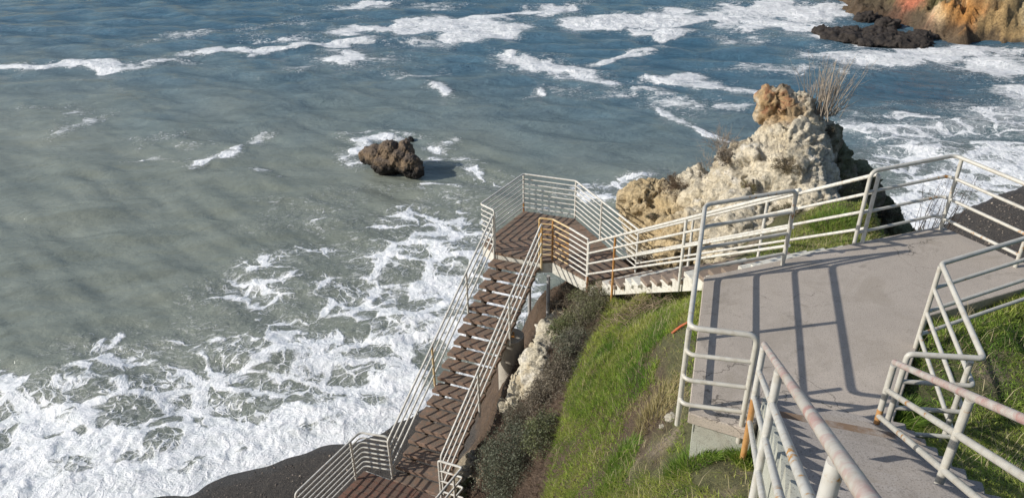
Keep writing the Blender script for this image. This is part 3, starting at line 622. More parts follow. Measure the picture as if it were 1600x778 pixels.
# headland at the far right: steep banded cliff from a footprint
hp = [P(a, b_, 0)[:2] for a, b_ in [(1318, 16), (1345, 24), (1385, 33), (1425, 42), (1450, 58), (1500, 66), (1560, 68), (1620, 70), (1700, 74)]]
hp = hp+[np.array([75, 46]), np.array([130, 60]), np.array([130, 130]), np.array([52, 112]), np.array([36, 92])]
hx = np.concatenate([np.arange(26, 66, .22), np.arange(66, 131, 1.5)]); hy = np.concatenate([np.arange(42, 86, .25), np.arange(86, 131, 1.5)])
HX, HY = np.meshgrid(hx, hy); fx_, fy_ = HX.ravel(), HY.ravel()
wxh, wyh = fx_+.9*fbm(fx_*.35, fy_*.35, 0, 5, .6), fy_+.9*fbm(fx_*.35+40, fy_*.35, 0, 5, .6)
ins = poly_in(wxh, wyh, hp); dd = seg_dist(wxh, wyh, [np.array(q) for q in hp+[hp[0]]]); dd = np.where(ins, dd, -dd)
HZ = np.where(dd > 0, .95*dd, dd*1.2)
strat = fx_*.55+fy_*.2
HZ = HZ+np.clip(dd, 0, 2)*.65*(1-2*np.abs(fbm(strat*1.3-fy_*.8, fy_*.2-fx_*.1, 0, 5, .6)))*.7
HZ = np.where(dd > 0, HZ, np.minimum(HZ, -.2)); HZ = np.minimum(HZ, 19+1.5*pn(fx_*.1, fy_*.1))
cH = np.tile(np.array([.27, .16, .075]), (len(fx_), 1))
streak = fbm(strat*.9-HZ*1.1, fy_*.12, HZ*.2+fx_*.12, 4, .6)
hX, hY, hd = proj(np.stack([fx_, fy_, HZ], -1)); hd = np.where(HZ < .3, 1e9, hd)
def hpatch(px, py, rad, c_, k_=.9):
    global cH
    i = int(np.argmin(np.hypot(hX-px, hY-py)+(hd > 1e8)*1e6)); dd_ = np.sqrt((fx_-fx_[i])**2+.6*(fy_-fy_[i])**2)
    cH = blendc(cH, sstep(1.15, .45, dd_/rad+.45*streak)*k_, c_)
for a_h in [(1430, 8, 3.4, (.62, .21, .12)), (1470, 28, 3.0, (.50, .17, .10)), (1440, 25, 1.6, (.14, .13, .06)), (1500, 45, 2.4, (.26, .15, .07)), (1585, 55, 2.0, (.22, .16, .09)), (1495, 20, 2.6, (.60, .25, .15)), (1500, 8, 2.8, (.74, .54, .32)), (1530, 4, 3.5, (.76, .66, .40)), (1590, 4, 4.0, (.70, .66, .50)), (1520, 25, 2.4, (.56, .26, .06)), (1530, 33, 2.0, (.52, .22, .045)), (1555, 45, 2.0, (.55, .15, .045)), (1570, 25, 2.6, (.40, .29, .13)), (1460, 5, 1.4, (.13, .13, .05)), (1380, 3, 2.4, (.12, .12, .05))]: hpatch(*a_h)
h0 = np.clip(1.7-.16*(fx_-30), .35, 2.6)
cH = blendc(cH, sstep(1.25, .75, (HZ+.5*fbm(fx_*.8, fy_*.8, 0, 4))/h0)*.85, [.10, .072, .045])
idx = np.arange(HX.size).reshape(HX.shape); HF = np.stack([idx[:-1, :-1], idx[:-1, 1:], idx[1:, 1:], idx[1:, :-1]], -1).reshape(-1, 4)
tag(link('headland', mesh_np('headland', np.stack([fx_, fy_, HZ], -1), HF, True, {'col': cH}, M_FAR)), kind='structure')
# low reef before it
sq = [P(a, b_, .3) for a, b_ in [(1305, 46), (1330, 50), (1360, 48), (1385, 52), (1410, 57), (1430, 60), (1345, 58), (1375, 60), (1400, 62), (1320, 56)]]
def dark_col(co, no, rd, f2): return np.tile(np.array([.045, .035, .028]), (len(co), 1))*(1+.5*f2[:, None])
tag(blob_rock('reef', [((q[0], q[1], .1), (1.9, 1.2, .30+.08*math.sin(i*3)), .3*i) for i, q in enumerate(sq)], .12, M_DROCK, .20, 1.0, (sq[3][0], sq[3][1], 0), dark_col, .7, .6), 'low flat dark reef awash at the foot of the rusty headland', 'rock')
for i, (a, b_, lb) in enumerate([(1440, 58, 'small dark rock in the surf at the right end of the low reef'), (1352, 29, 'small wet black rock between the reef and the headland point'), (1385, 38, 'pair of wet black humps close under the headland foot')]):
    q = P(a, b_, .2)
    tag(blob_rock('surf_rock', [((q[0], q[1], 0), (.9, .8, .7), .4), ((q[0]+.8, q[1]+.4, 0), (.7, .6, .45), 0)], .12, M_DROCK, .2, 1.3, (q[0], q[1], 0), dark_col, .7, .6), lb, 'rock')

# ------------------------------------------------------------------ concrete landing and foreground steps
FD = np.array([-.315, -.949]); FS = .62                      # foreground stairs: plan direction uphill, slope
wid = 1.20; side = np.array([.949, -.315]); FL = P(1240, 652, ZL)[:2]-side*.24; FR = FL+side*wid
org = ((L1+L4)/2)
A1 = A0[:2]; B1 = P(1432, 545, ZL)[:2]; R5 = P(1650, 433, ZL)[:2]
R6 = P(1640, 438, ZL)[:2]
FRb = FR+np.array([.04, .25]); slab = [L1[:2], F1[:2], FL, FR, FRb, P(1415, 600, ZL)[:2], B1, A1, P(1600, 450, ZL)[:2], P(1680, 430, ZL)[:2], P(1640, 418, ZL)[:2], L5[:2], L4[:2], S1L[:2], S1R[:2], L2[:2]]
land = thing('concrete_landing', 'broad worn grey concrete landing with railing shadows across it', 'landing', org)
mb = MB(org); mb.prism(slab, ZL-.13, ZL); mb.build('slab', M_CONC, land, bevel=.008)
cen = np.mean(slab, axis=0); inner = []
for q in slab: inner.append(np.array(q)+(cen-q)/np.linalg.norm(cen-q)*.09)
mb = MB(org); mb.prism(inner, ZL-1.5, ZL-.133); mb.build('foundation', M_WALLP, land, smooth=False)
# steps: each one block, its front half buried under the next
stair = thing('concrete_staircase', 'worn concrete steps climbing from the landing toward the viewer', 'staircase', (FL[0], FL[1], ZL-.3))
run, rise = .315, .195
wv_ = FR-FL; perp = np.array([-FD[1], FD[0]])  # to the left when going uphill? fixed below
F0 = FL+FD*.004
for i in range(13):
    a = F0+FD*run*i; bq = a+side*wid; c2 = bq+FD*(run*1.12); d2 = a+FD*(run*1.12)
    mb = MB((a[0], a[1], ZL)); zt = ZL+rise*(i+1); mb.prism([a, bq, c2, d2], zt-rise-(.35 if i else .1), zt)
    mb.build('step', M_STEPMUD if i == 2 else M_STEP, stair, bevel=.012)
# white painted stepped cheek on the left of the steps
mb = MB((F0[0], F0[1], ZL))
for i in range(13):
    a = F0-side*.075+FD*run*i; bq = a+side*.07; zt = ZL+rise*(i+1)
    mb.prism([a+FD*.02, bq+FD*.02, bq+FD*(run*1.0+.018), a+FD*(run*1.0+.018)], zt-rise-.38, zt+.004)
mb.build('cheek', M_WALLP, stair, smooth=False)
# ------------------------------------------------------------------ timber stairs and platform
def norm(v): v = np.asarray(v, float); return v/np.linalg.norm(v)
def board(mb, p0, p1, width_dir, width, thick):
    """long board from p0 to p1 (3D, top centre line), width along width_dir"""
    wd = norm(width_dir)*width/2; d = np.array([0, 0, thick])
    q = [p0-wd, p1-wd, p1+wd, p0+wd]
    mb.add([x-d for x in q]+q, [(3, 2, 1, 0), (4, 5, 6, 7), (0, 1, 5, 4), (1, 2, 6, 5), (2, 3, 7, 6), (3, 0, 4, 7)])
# stair 1, from the landing down to the platform
ua = np.array([-1.92, 5.94]); ln1 = np.hypot(*ua); ua = ua/ln1; un = norm(S1L[:2]-S1R[:2])
n1 = 18; run1 = ln1/n1; rise1 = (ZL-ZP)/n1
st1 = thing('timber_staircase', 'pale plank stairs on a white beam running down from the concrete landing to the platform', 'staircase', (S1R[0], S1R[1], ZP))
W1 = np.linalg.norm(S1L[:2]-S1R[:2])
rt = random.Random(5)
for i in range(1, n1):
    c0 = S1R[:2]+ua*(run1*(i-.5)); z = ZL-rise1*i
    ex = rt.uniform(-.03, .03)
    p0 = np.array([*(c0-un*(.07+ex)), z]); p1 = np.array([*(c0+un*(W1+.04)), z])
    mb = MB(p0); board(mb, p0, p1, np.array([*ua, rt.uniform(-.03, .03)]), run1*.80, .075)
    mb.build('tread', M_WOOD2 if rt.random() < .6 else M_BEAM, st1, smooth=False, bevel=.006)
for k, off in enumerate((.03, W1-.03)):
    mb = MB((S1R[0], S1R[1], ZP)); a = S1R[:2]+un*off
    for (w0, w1_) in ((-.03, .03),):
        A_ = np.array([*(a+ua*.05), ZL-.20]); B_ = np.array([*(a+ua*(ln1+.05)), ZP-.16])
        o3 = np.array([*un, 0]); V_ = [A_+o3*w0, A_+o3*w1_, B_+o3*w1_, B_+o3*w0]
        V_ = [v_-np.array([0, 0, .27]) for v_ in V_]+V_
        mb.add(V_, [(3, 2, 1, 0), (4, 5, 6, 7), (0, 1, 5, 4), (1, 2, 6, 5), (2, 3, 7, 6), (3, 0, 4, 7)])
    mb.build('stringer', M_BEAM, st1, smooth=False)
mb = MB((S1R[0], S1R[1], ZP))
for i in range(1, n1):
    for off in (.03, W1-.03):
        c0 = S1R[:2]+ua*(run1*(i-.5))+un*off; z = ZL-rise1*i
        mb.prism([c0-ua*.05-un*.02, c0+ua*.05-un*.02, c0+ua*.05+un*.02, c0-ua*.05+un*.02], z-.24, z-.077)
tag(mb.build('bracket', M_BEAM, st1, smooth=False), kind='stuff')

# platform
Q1 = S1R[:2]+ua*ln1; Q2 = S1L[:2]+ua*ln1
tp = lambda px, py: P(px, py, ZP+RH)[:2]
PA, PB, PC = tp(818, 272), tp(900, 283), tp(1000, 357)
PL, PLi = tp(751, 319), tp(772, 329)
NR, NR2 = tp(843, 341), tp(864, 343)
deck = [PA, PB, Q2+un*.02+ua*(-.0), Q1, NR2+np.array([.02, -.05]), T2R, T2L, PL]
def clip(poly, n, d, keep=1):
    out = []; k = len(poly)
    for i in range(k):
        a, b = poly[i], poly[(i+1) % k]; fa, fb = keep*(a@n-d), keep*(b@n-d)
        if fa >= 0: out.append(a)
        if (fa >= 0) != (fb >= 0): out.append(a+(b-a)*fa/(fa-fb))
    return out
plat = thing('timber_platform', 'weathered brown plank platform at the turn of the stairs above the sea', 'platform', (*np.mean(deck, axis=0), ZP-.4))
vdir = ua; vals = [q@vdir for q in deck]; lo, hi = min(vals), max(vals); pw = .19; k = lo; i = 0
while k < hi:
    q = clip(clip(deck, vdir, k+.006), vdir, k+pw-.006, -1)
    if len(q) >= 3:
        zz = ZP+rt.uniform(-.004, .004); mb = MB((*np.mean(q, axis=0), zz)); mb.prism(q, zz-.06, zz); mb.build('plank', M_WOOD, plat, smooth=False)
    k += pw
# fascia round the deck
def beam(mb, a, b, z0, z1, th=.05, off=0.0):
    d = norm(b-a); n = np.array([d[1], -d[0]]); a, b = a+n*off, b+n*off
    mb.prism([a, b, b+n*th, a+n*th], z0, z1)
dk = [np.array(q) for q in deck]
for i in range(len(dk)):
    a, b_ = dk[i], dk[(i+1) % len(dk)]
    if i == 2: continue
    mb = MB((a[0], a[1], ZP)); sh = norm(np.mean(dk, axis=0)-(a+b_)/2)*.05
    beam(mb, a+sh, b_+sh, ZP-.34, ZP-.065, .05, -.025); mb.build('edge_beam', M_BEAM, plat, smooth=False)
def post_(o, p, z0, z1, r, mat, name='post', sides=10):
    mb = MB((p[0], p[1], z0)); mb.tube([(p[0], p[1], z0), (p[0], p[1], z1)], r, sides); return mb.build(name, mat, o)
M_STEEL = paint_mat('grey_steel', (.42, .42, .42), t0=.70, t1=.76)
sp = np.array(PD(857, 430, 15.35)[:2]); post_(plat, sp, float(terr(*sp))-.3, ZP-.3, .045, M_STEEL, 'support_post')
sp3 = PA+(np.mean(dk, axis=0)-PA)*.25; post_(plat, sp3, -.5, ZP-.3, .05, M_STEEL, 'support_post')

# stair 2
n2 = 19; run2 = ln2/n2; rise2 = (ZP-ZB)/n2
st2 = thing('timber_staircase', 'long dark brown open tread stairs descending from the platform toward the beach', 'staircase', (T2R[0], T2R[1], ZB))
for i in range(1, n2+1):
    c = T2L+sd*(run2*(i-.45)); c2_ = T2R+sd*(run2*(i-.45)); z = ZP-rise2*i; e = rt.uniform(-.02, .03)
    p0 = np.array([*(c-sn*(.02+e)), z]); p1 = np.array([*(c2_+sn*.02), z]); mb = MB(p0); board(mb, p0, p1, np.array([*sd, rt.uniform(-.04, .04)]), run2*1.02, .075)
    o = mb.build('tread', M_WOOD, st2, smooth=False, bevel=.012)
    mb = MB(p0); h0 = p0+np.array([*(sd*(run2*.51+.012)), .004]); h1 = p1+np.array([*(sd*(run2*.51+.012)), .004])
    board(mb, h0, h1, np.array([*sd, 0]), .03, .085); mb.build('nosing', M_NOSE, st2, smooth=False)
for off in (T2L+sn*.16, T2R-sn*.10):
    mb = MB((T2R[0], T2R[1], ZB)); A_ = np.array([*off, ZP-.20]); B_ = np.array([*(off+sd*ln2), ZB-.16]); o3 = np.array([*sn, 0])*.03
    V_ = [A_-o3, A_+o3, B_+o3, B_-o3]; V_ = [v_-np.array([0, 0, .2]) for v_ in V_]+V_
    mb.add(V_, [(3, 2, 1, 0), (4, 5, 6, 7), (0, 1, 5, 4), (1, 2, 6, 5), (2, 3, 7, 6), (3, 0, 4, 7)])
    for i in range(1, n2):
        cc_ = off+sd*(run2*(i-.45)); z = ZP-rise2*i
        V0 = [cc_-sd*.09-sn*.03, cc_+sd*.09-sn*.03, cc_+sd*.09+sn*.03, cc_-sd*.09+sn*.03]; mb.prism(V0, z-.24, z-.078)
    mb.build('stringer', M_BEAM if off is not None and off[0] > .2 else M_DARK, st2, smooth=False)
# concrete pier under stair 2
pp = ray_hit(800, 560); ptop = 5.30; pc = P(798, 524, ptop)[:2]
pier = thing('concrete_pier', 'round grey concrete pier with a bolted white post carrying the stairs', 'pier', (pc[0], pc[1], ptop))
mb = MB((pc[0], pc[1], ptop-1)); R_ = .31
mb.tube([(pc[0], pc[1], ptop-2.0), (pc[0], pc[1], ptop-.8), (pc[0], pc[1], ptop-.03), (pc[0], pc[1], ptop)], R_, 28); mb.build('drum', M_PIER, pier)
mb = MB((pc[0], pc[1], ptop)); q = .09; mb.prism([(pc[0]-q, pc[1]-q), (pc[0]+q, pc[1]-q), (pc[0]+q, pc[1]+q), (pc[0]-q, pc[1]+q)], ptop+.002, ptop+.022); mb.build('base_plate', M_RUST, pier, smooth=False)
for sx in (-.065, .065):
    for sy in (-.065, .065):
        mb = MB((pc[0], pc[1], ptop)); mb.tube([(pc[0]+sx, pc[1]+sy, ptop+.02), (pc[0]+sx, pc[1]+sy, ptop+.055)], .012, 6); mb.build('bolt', M_RUST, pier)
post_(pier, pc, ptop+.02, ptop+.80, .04, M_WHITE)

# lower landing
GL = P(562, 675, ZB+RH)[:2]; KR = P(722, 729, ZB+RH)[:2]; dl = norm(P(460, 772, ZB+RH)[:2]-GL)
low = [GL, KR, KR+dl*2.4, GL+dl*2.4]
lowt = thing('timber_landing', 'reddish plank landing at the foot of the long stairs', 'landing', (*np.mean(low, axis=0), ZB-.4))
k = .035
while k < 2.4:
    a = GL+dl*(k+.006); b_ = KR+dl*(k+.006); c = KR+dl*(k+.17); d = GL+dl*(k+.17)
    mid = .55
    for (u0, u1) in ((0, mid), (mid+.004, 1)):
        q = [a+(b_-a)*u0, a+(b_-a)*u1, d+(c-d)*u1, d+(c-d)*u0]
        mb = MB((*q[0], ZB)); zz = ZB+rt.uniform(-.004, .004); mb.prism(q, zz-.05, zz); mb.build('plank', M_WOOD3, lowt, smooth=False)
    k += .176
for (a, b_) in ((low[0], low[3]), (low[1], low[2]), (low[0], low[1]), (low[3], low[2])):
    mb = MB((a[0], a[1], ZB)); beam(mb, a, b_, ZB-.30, ZB-.055, .045, -.022); mb.build('edge_beam', M_BEAM, lowt, smooth=False)

# ------------------------------------------------------------------ railings
def lerp(a, b, t): return np.asarray(a, float)+(np.asarray(b, float)-np.asarray(a, float))*t
def railing(label, group, runs, loc, r=.024, rp=.026, mats=None, fil=.07, name='railing'):
    """runs: dict(path=[(x,y,z)..] foot line, hs=[heights], posts=[(x,y,z,top,bottom,mat)])"""
    t = thing(name, label, 'railing', loc, group)
    for R in runs:
        path = [np.asarray(q, float) for q in R['path']]; hs = R['hs']; mat_ = R.get('mat', M_WHITE)
        for j, h in enumerate(hs):
            pts = [q+np.array([0, 0, h]) for q in path]; top = j == len(hs)-1
            if top and R.get('end_down', 0): pts = pts+[pts[-1]-np.array([0, 0, R['end_down']])]
            if top and R.get('start_down', 0): pts = [pts[0]-np.array([0, 0, R['start_down']])]+pts
            pts = fillet(pts, R.get('fil', fil)) if len(pts) > 2 else pts
            # subdivide long runs so the paint can vary
            rad = r*(1.12 if top else R.get('thin', .92))
            mm = (R.get('topmat', mat_) if top else R['barmats'][j] if 'barmats' in R else mat_)
            mb = MB(pts[0]); mb.tube(pts, rad, 10); mb.build('handrail' if top else 'rail', mm, t)
        for (q, h0, h1, pm) in R.get('posts', []):
            q = np.asarray(q, float); mb = MB(q); mb.tube([q+np.array([0, 0, h0]), q+np.array([0, 0, h1])], R.get('rp', rp), 10); mb.build('post', pm or mat_, t)
    return t
H4 = [.17, .47, .77, 1.07]; H8 = [.12, .255, .39, .525, .66, .795, .93, 1.07]
z3 = lambda q, z: np.array([q[0], q[1], z])
# landing, near left: along the left edge, turning back at the near end; gate-like raised panel at its far end
c1 = P(1077, 512, ZL+RH); c2 = P(1184, 524, ZL+RH); c3 = P(1102, 320, ZL+RH); c4 = P(1245, 297, ZL+RH)
GR = 'grey white pipe railings around the concrete landing'
railing('grey white pipe railing wrapping the left edge of the concrete landing', GR, [
    dict(path=[z3(c2, ZL), z3(c1, ZL), z3(c3, ZL), z3(c4, ZL)], hs=H4, start_down=.9, end_down=.95, fil=.10, mat=M_GREY,
         posts=[(z3(c2, ZL), -.22, 1.0, None), (z3(lerp(c1, c3, .035), ZL), -.18, 1.0, None), (z3(c3, ZL), -.1, 1.04, None), (z3(c4, ZL), -.02, 1.0, None), (z3(lerp(c1, c3, .5), ZL), -.1, 1.04, None)])], z3(c1, ZL))
# landing, far right corner
d1 = P(1362, 268, ZL+RH); d2 = P(1492, 243, ZL+RH); d3 = P(1600, 287, ZL+RH); d3 = lerp(d2, d3, 1.25); d2p = lerp(d2, d3, .09)
railing('grey white pipe railing around the far right corner of the landing above the beach', GR, [
    dict(path=[z3(d1, ZL), z3(d2, ZL), z3(d3, ZL)], hs=H4, start_down=.95, fil=.10, mat=M_GREY, posts=[(z3(d1, ZL), -.03, 1.0, None), (z3(d2p, ZL), -.12, 1.05, None), (z3(d3, ZL), -.1, 1.05, None)])], z3(d1, ZL))
# landing, near right: A - B - C
a_ = P(1471, 412, ZL+RH); a2 = P(1600, 373, ZL+RH); a2 = lerp(a_, a2, 1.7); b_t = P(1537, 560, ZL+RH); c_t = P(1419, 553, ZL+RH)
zg = float(ZL)
railing('grey white pipe railing jogging round the grass corner at the right of the landing', GR, [
    dict(path=[z3(a2, ZL), z3(a_, ZL), z3(b_t, ZL), z3(c_t, ZL)], hs=H4, end_down=.9, fil=.045, mat=M_GREY,
         posts=[(z3(a_, ZL), -.1, 1.04, None), (z3(lerp(a_, b_t, .98), ZL)+np.array([-.07, .02, 0]), -.25, 1.0, None), (z3(c_t, ZL), -.15, 1.0, None)])], z3(a_, ZL))
# foreground stair railings
fl = P(1194, 538, ZL+RH); fr = P(1398, 566, ZL+RH)
def fg(p, ln): return np.array([p[0]+FD[0]*ln, p[1]+FD[1]*ln, ZL+FS*ln])
pl = [z3(fl, ZL), fg(fl, 5.2)]; pr = [z3(fr, ZL), fg(fr, 5.2)]
railing('nearest stair railing with faded red handrail and orange paint chips in the foreground', 'railings beside the concrete steps', [
    dict(path=pl, hs=H4, mat=M_BAR, topmat=M_HAND, barmats=[M_BAR]*3, thin=1.0, rp=.029,
         posts=[(pl[0], .45, 1.04, None), (pl[0], -.3, .45, M_RUST), (fg(fl, 1.73), -.5, 1.04, None), (fg(fl, 3.95), -.5, 1.04, None)])], pl[0], r=.024)
railing('stair railing standing in the grass on the right side of the concrete steps', 'railings beside the concrete steps', [
    dict(path=pr, hs=H4, mat=M_GREY, topmat=M_HAND, thin=1.0, rp=.028,
         posts=[(pr[0], .55, 1.04, None), (pr[0], .3, .55, M_RUST), (pr[0], -.1, .3, M_YEL), (fg(fr, 1.80), -.35, 1.04, None), (fg(fr, 3.9), -.35, 1.04, None)])], pr[0], r=.024)
# stair 1 railings
def s1(off, ln, dz=0): q = S1R[:2]+un*off+ua*ln; return np.array([q[0], q[1], ZL-(ZL-ZP)*ln/ln1+dz])
H4s = [.20, .47, .74, 1.0]
railing('white railing with a rusty post on the near side of the plank stairs', 'railings beside the timber stairs', [
    dict(path=[s1(-.06, -.0), s1(-.06, ln1)], hs=H4s, end_down=.85, mat=M_WHITE, posts=[(s1(-.06, ln1), -.3, .97, M_RED), (s1(-.06, ln1*.80), -.55, .97, M_RUST), (s1(-.06, ln1*.40), -.4, .97, None), (s1(-.06, .05), -.2, .97, None)])], s1(-.06, 0))
railing('white railing on the outcrop side of the plank stairs', 'railings beside the timber stairs', [
    dict(path=[s1(W1+.03, -.03), s1(W1+.03, ln1)], hs=H4s, start_down=.95, end_down=.0, mat=M_WHITE, posts=[(s1(W1+.03, -.03), -.05, .95, None), (s1(W1+.03, ln1*.33), -.3, .98, None), (s1(W1+.03, ln1*.66), -.3, .98, None), (s1(W1+.03, ln1), -.3, .98, None)])], s1(W1, 0))
# platform railings
G3 = 'closely spaced white railings round the platform'
railing('white closely spaced railing round the seaward edge of the brown platform', G3, [
    dict(path=[z3(PLi, ZP), z3(PL, ZP), z3(PA, ZP), z3(PB, ZP), z3(Q2+un*.03, ZP)], hs=H8, start_down=.95, fil=.06, mat=M_WHITE, thin=.75, rp=.024,
         posts=[(z3(PLi, ZP), -.3, 1.0, None), (z3(PA, ZP), -.02, .28, M_RED), (z3(PA, ZP), .28, 1.05, None), (z3(PB, ZP), -.2, 1.05, None), (z3(lerp(PB, Q2, .45), ZP), -.2, 1.05, None), (z3(Q2+un*.03, ZP), -.2, 1.05, None)])], z3(PA, ZP), r=.021)
railing('white railing stained yellow orange on the inner notch of the platform', G3, [
    dict(path=[z3(NR, ZP), z3(NR2, ZP)], hs=H8, start_down=.95, fil=.04, mat=M_YEL, thin=.8, posts=[(z3(NR, ZP), -.25, 1.0, None), (z3(NR2, ZP), -.25, 1.05, M_RUST)]),
    dict(path=[z3(NR2, ZP), z3(lerp(NR2, Q1, .45), ZP)], hs=H8, fil=.04, mat=M_YEL, thin=.8),
    dict(path=[z3(lerp(NR2, Q1, .45), ZP), z3(lerp(NR2, Q1-un*.05, .97), ZP)], hs=H8, fil=.04, mat=M_WHITE, thin=.8, posts=[(z3(lerp(NR2, Q1-un*.05, .97), ZP), -.25, 1.05, None)])], z3(NR2, ZP), r=.021)
# stair 2 railings
def s2(base, ln, off): q = base+sn*off+sd*ln; return np.array([q[0], q[1], ZP-(ZP-ZB)*min(ln, ln2)/ln2])
railing('long white sloping railing on the sea side of the dark open tread stairs', 'railings beside the timber stairs', [
    dict(path=[s2(T2L, .0, -.03), s2(T2L, ln2-.05, -.03)], hs=[.22, .50, .76, 1.0], start_down=.9, end_down=.8, fil=.05, mat=M_WHITE, thin=.95,
         posts=[(s2(T2L, 0, -.03), -.2, .95, None), (s2(T2L, 1.35, -.03), -.1, .98, None), (s2(T2L, 2.95, -.03), -.1, .98, M_YEL), (s2(T2L, ln2-.05, -.03), -.1, .95, None)])], s2(T2L, 0, 0), r=.022)
railing('long white sloping railing on the cliff side of the dark open tread stairs', 'railings beside the timber stairs', [
    dict(path=[s2(T2R, .0, .05), s2(T2R, ln2-.05, .05)], hs=[.22, .50, .76, 1.0], start_down=.9, end_down=.8, fil=.05, mat=M_WHITE, thin=.95,
         posts=[(s2(T2R, 0, .05), -.25, .95, M_YEL), (s2(T2R, 1.7, .05), -.25, .98, None), (s2(T2R, 3.2, .05), -.25, .98, None), (s2(T2R, ln2-.05, .05), -.1, .95, None)])], s2(T2R, 0, 0), r=.022)
# lower landing railings
g0 = P(606, 682, ZB+RH)[:2]; g1 = GL; g2 = P(461, 771, ZB+RH)[:2]
railing('white closely spaced railing on the beach side of the reddish lower landing', 'railings round the lower landing', [
    dict(path=[z3(g0, ZB), z3(g1, ZB), z3(g2, ZB)], hs=H8, start_down=.95, end_down=.95, fil=.09, mat=M_WHITE, thin=.8,
         posts=[(z3(g0, ZB), -.2, 1.0, None), (z3(lerp(g1, g2, .16), ZB), -.1, 1.05, None), (z3(g2, ZB), -.2, 1.0, None)])], z3(g1, ZB), r=.022)
k0 = P(685, 718, ZB+RH)[:2]; k1 = KR; k2 = k1+dl*2.3
railing('short white railing turning the cliff side corner of the lower landing', 'railings round the lower landing', [
    dict(path=[z3(k0, ZB), z3(k1, ZB), z3(k2, ZB)], hs=[.2, .5, .78, 1.05], start_down=.9, fil=.05, mat=M_WHITE, thin=.95,
         posts=[(z3(k0, ZB), -.1, 1.0, None), (z3(k1+dl*.3, ZB), -.1, 1.03, None), (z3(k2, ZB), -.1, 1.03, None)])], z3(k1, ZB), r=.023)

# ------------------------------------------------------------------ vegetation
def leaf_mat(name, trans=.25, rough=.6):
    m, nt, b = new_mat(name); c = attr(nt, 'col', 'Color'); L(nt, c, b.inputs['Base Color']); b.inputs['Roughness'].default_value = rough
    tr = nt.nodes.new('ShaderNodeBsdfTranslucent'); L(nt, c, tr.inputs[0]); mx = nt.nodes.new('ShaderNodeMixShader'); mx.inputs[0].default_value = trans
    out = nt.nodes['Material Output']; L(nt, b.outputs[0], mx.inputs[1]); L(nt, tr.outputs[0], mx.inputs[2]); L(nt, mx.outputs[0], out.inputs[0]); return m
M_LEAF = leaf_mat('leaf'); M_GRASS = leaf_mat('grass_blade', .35)
M_TWIG, nt, b = new_mat('twig'); L(nt, attr(nt, 'col', 'Color'), b.inputs['Base Color']); b.inputs['Roughness'].default_value = .85

def blades(name, pts, hgt, wid, lean, cols, mat, parent=None):
    """curved three-segment blades; pts (n,3)"""
    n = len(pts); a = rng.uniform(0, 2*np.pi, n); wdir = np.stack([np.cos(a), np.sin(a), 0*a], 1)
    V = np.zeros((n, 5, 3)); w_ = wid[:, None]; up = np.zeros((n, 3)); up[:, 2] = hgt
    V[:, 0] = pts-wdir*w_; V[:, 1] = pts+wdir*w_
    mid = pts+up*.55+lean*.3; V[:, 2] = mid+wdir*w_*.7; V[:, 3] = mid-wdir*w_*.7; V[:, 4] = pts+up*.92+lean
    b0 = np.arange(n)*5; Q = np.stack([b0, b0+1, b0+2, b0+3], 1); T = np.stack([b0+3, b0+2, b0+4], 1)
    cc = np.repeat(cols, 5, axis=0); return mesh_np(name, V.reshape(-1, 3), [Q, T], False, {'col': cc}, mat)

# grass: sampled over the world area of the hillside
def hillmask(x, y, z):
    t = np.ones(x.shape, bool)
    t &= ~poly_in(x, y, slab)
    q = np.stack([x-F0[0], y-F0[1]], -1); r = q@FD; s_ = q@side; t &= ~((r > -.1) & (s_ > -.1) & (s_ < 1.22))
    return t
GB = [ray_hit(*q)[:2] for q in [(962, 460), (940, 505), (915, 545), (893, 590), (880, 640), (868, 690), (850, 778)]]
GB = [np.array(q) for q in GB]
gpoly = [q for q in GB]+[GB[-1]+np.array([-.3, -3.0]), np.array([0.5, 0]), np.array([2.2, 0]), np.array([9.5, -.5]), np.array([10.2, 9.3]), np.array([8.4, 11.6]), np.array([7.6, 15.2]), np.array([6.6, 14.4]), np.array([5.4, 13.2]), np.array([4.2, 12.6]), np.array([3.3, 12.6]), np.array([2.5, 13.9]), np.array([2.05, 14.0])]
def sample(n, x0, x1, y0, y1): x = rng.uniform(x0, x1, n); y = rng.uniform(y0, y1, n); return x, y
x, y = sample(560000, -.5, 9.5, 2.2, 15.3)
k = poly_in(x, y, gpoly); x, y = x[k], y[k]
dist = np.hypot(x, y)
dn_ = fbm(x*.9, y*.9, 0, 3); patch = fbm(x*2.0+3, y*2.0, 2, 3)
# world zones
def zone(pxs): return [ray_hit(*q)[:2] for q in pxs]
BARE = [zone([(1010, 560), (1070, 500), (1078, 545), (1075, 560), (1040, 600)]), zone([(1075, 640), (1030, 610), (990, 650), (985, 690), (1010, 720), (1060, 690)]), zone([(980, 750), (1000, 700), (1180, 740), (1195, 778), (1130, 778), (1060, 740)])]
inb = np.zeros(x.shape, bool)
for q in BARE: inb |= poly_in(x+.15*pn(x*3, y*3), y+.15*pn(x*3, y*3, 5), q)
keep = (rng.uniform(size=len(x)) < np.clip(.90+.9*dn_+.4*patch, .12, 1)) & ~(inb & (rng.uniform(size=len(x)) < .87))
LUSH = zone([(880, 640), (930, 560), (960, 520), (1030, 515), (1060, 530), (1020, 580), (990, 640), (930, 690)])
DRY = zone([(1075, 560), (1075, 650), (1000, 680), (970, 650), (1030, 600)])
lush = poly_in(x+.25*dn_, y+.25*patch, LUSH).astype(float)
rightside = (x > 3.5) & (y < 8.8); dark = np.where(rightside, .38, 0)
x, y, dn_, patch, lush, dark, inb = [q[keep] for q in (x, y, dn_, patch, lush, dark, inb)]
z = terr(x, y); ok = hillmask(x, y, z) & (z > 5.3); x, y, z, dn_, patch, lush, dark, inb = [q[ok] for q in (x, y, z, dn_, patch, lush, dark, inb)]
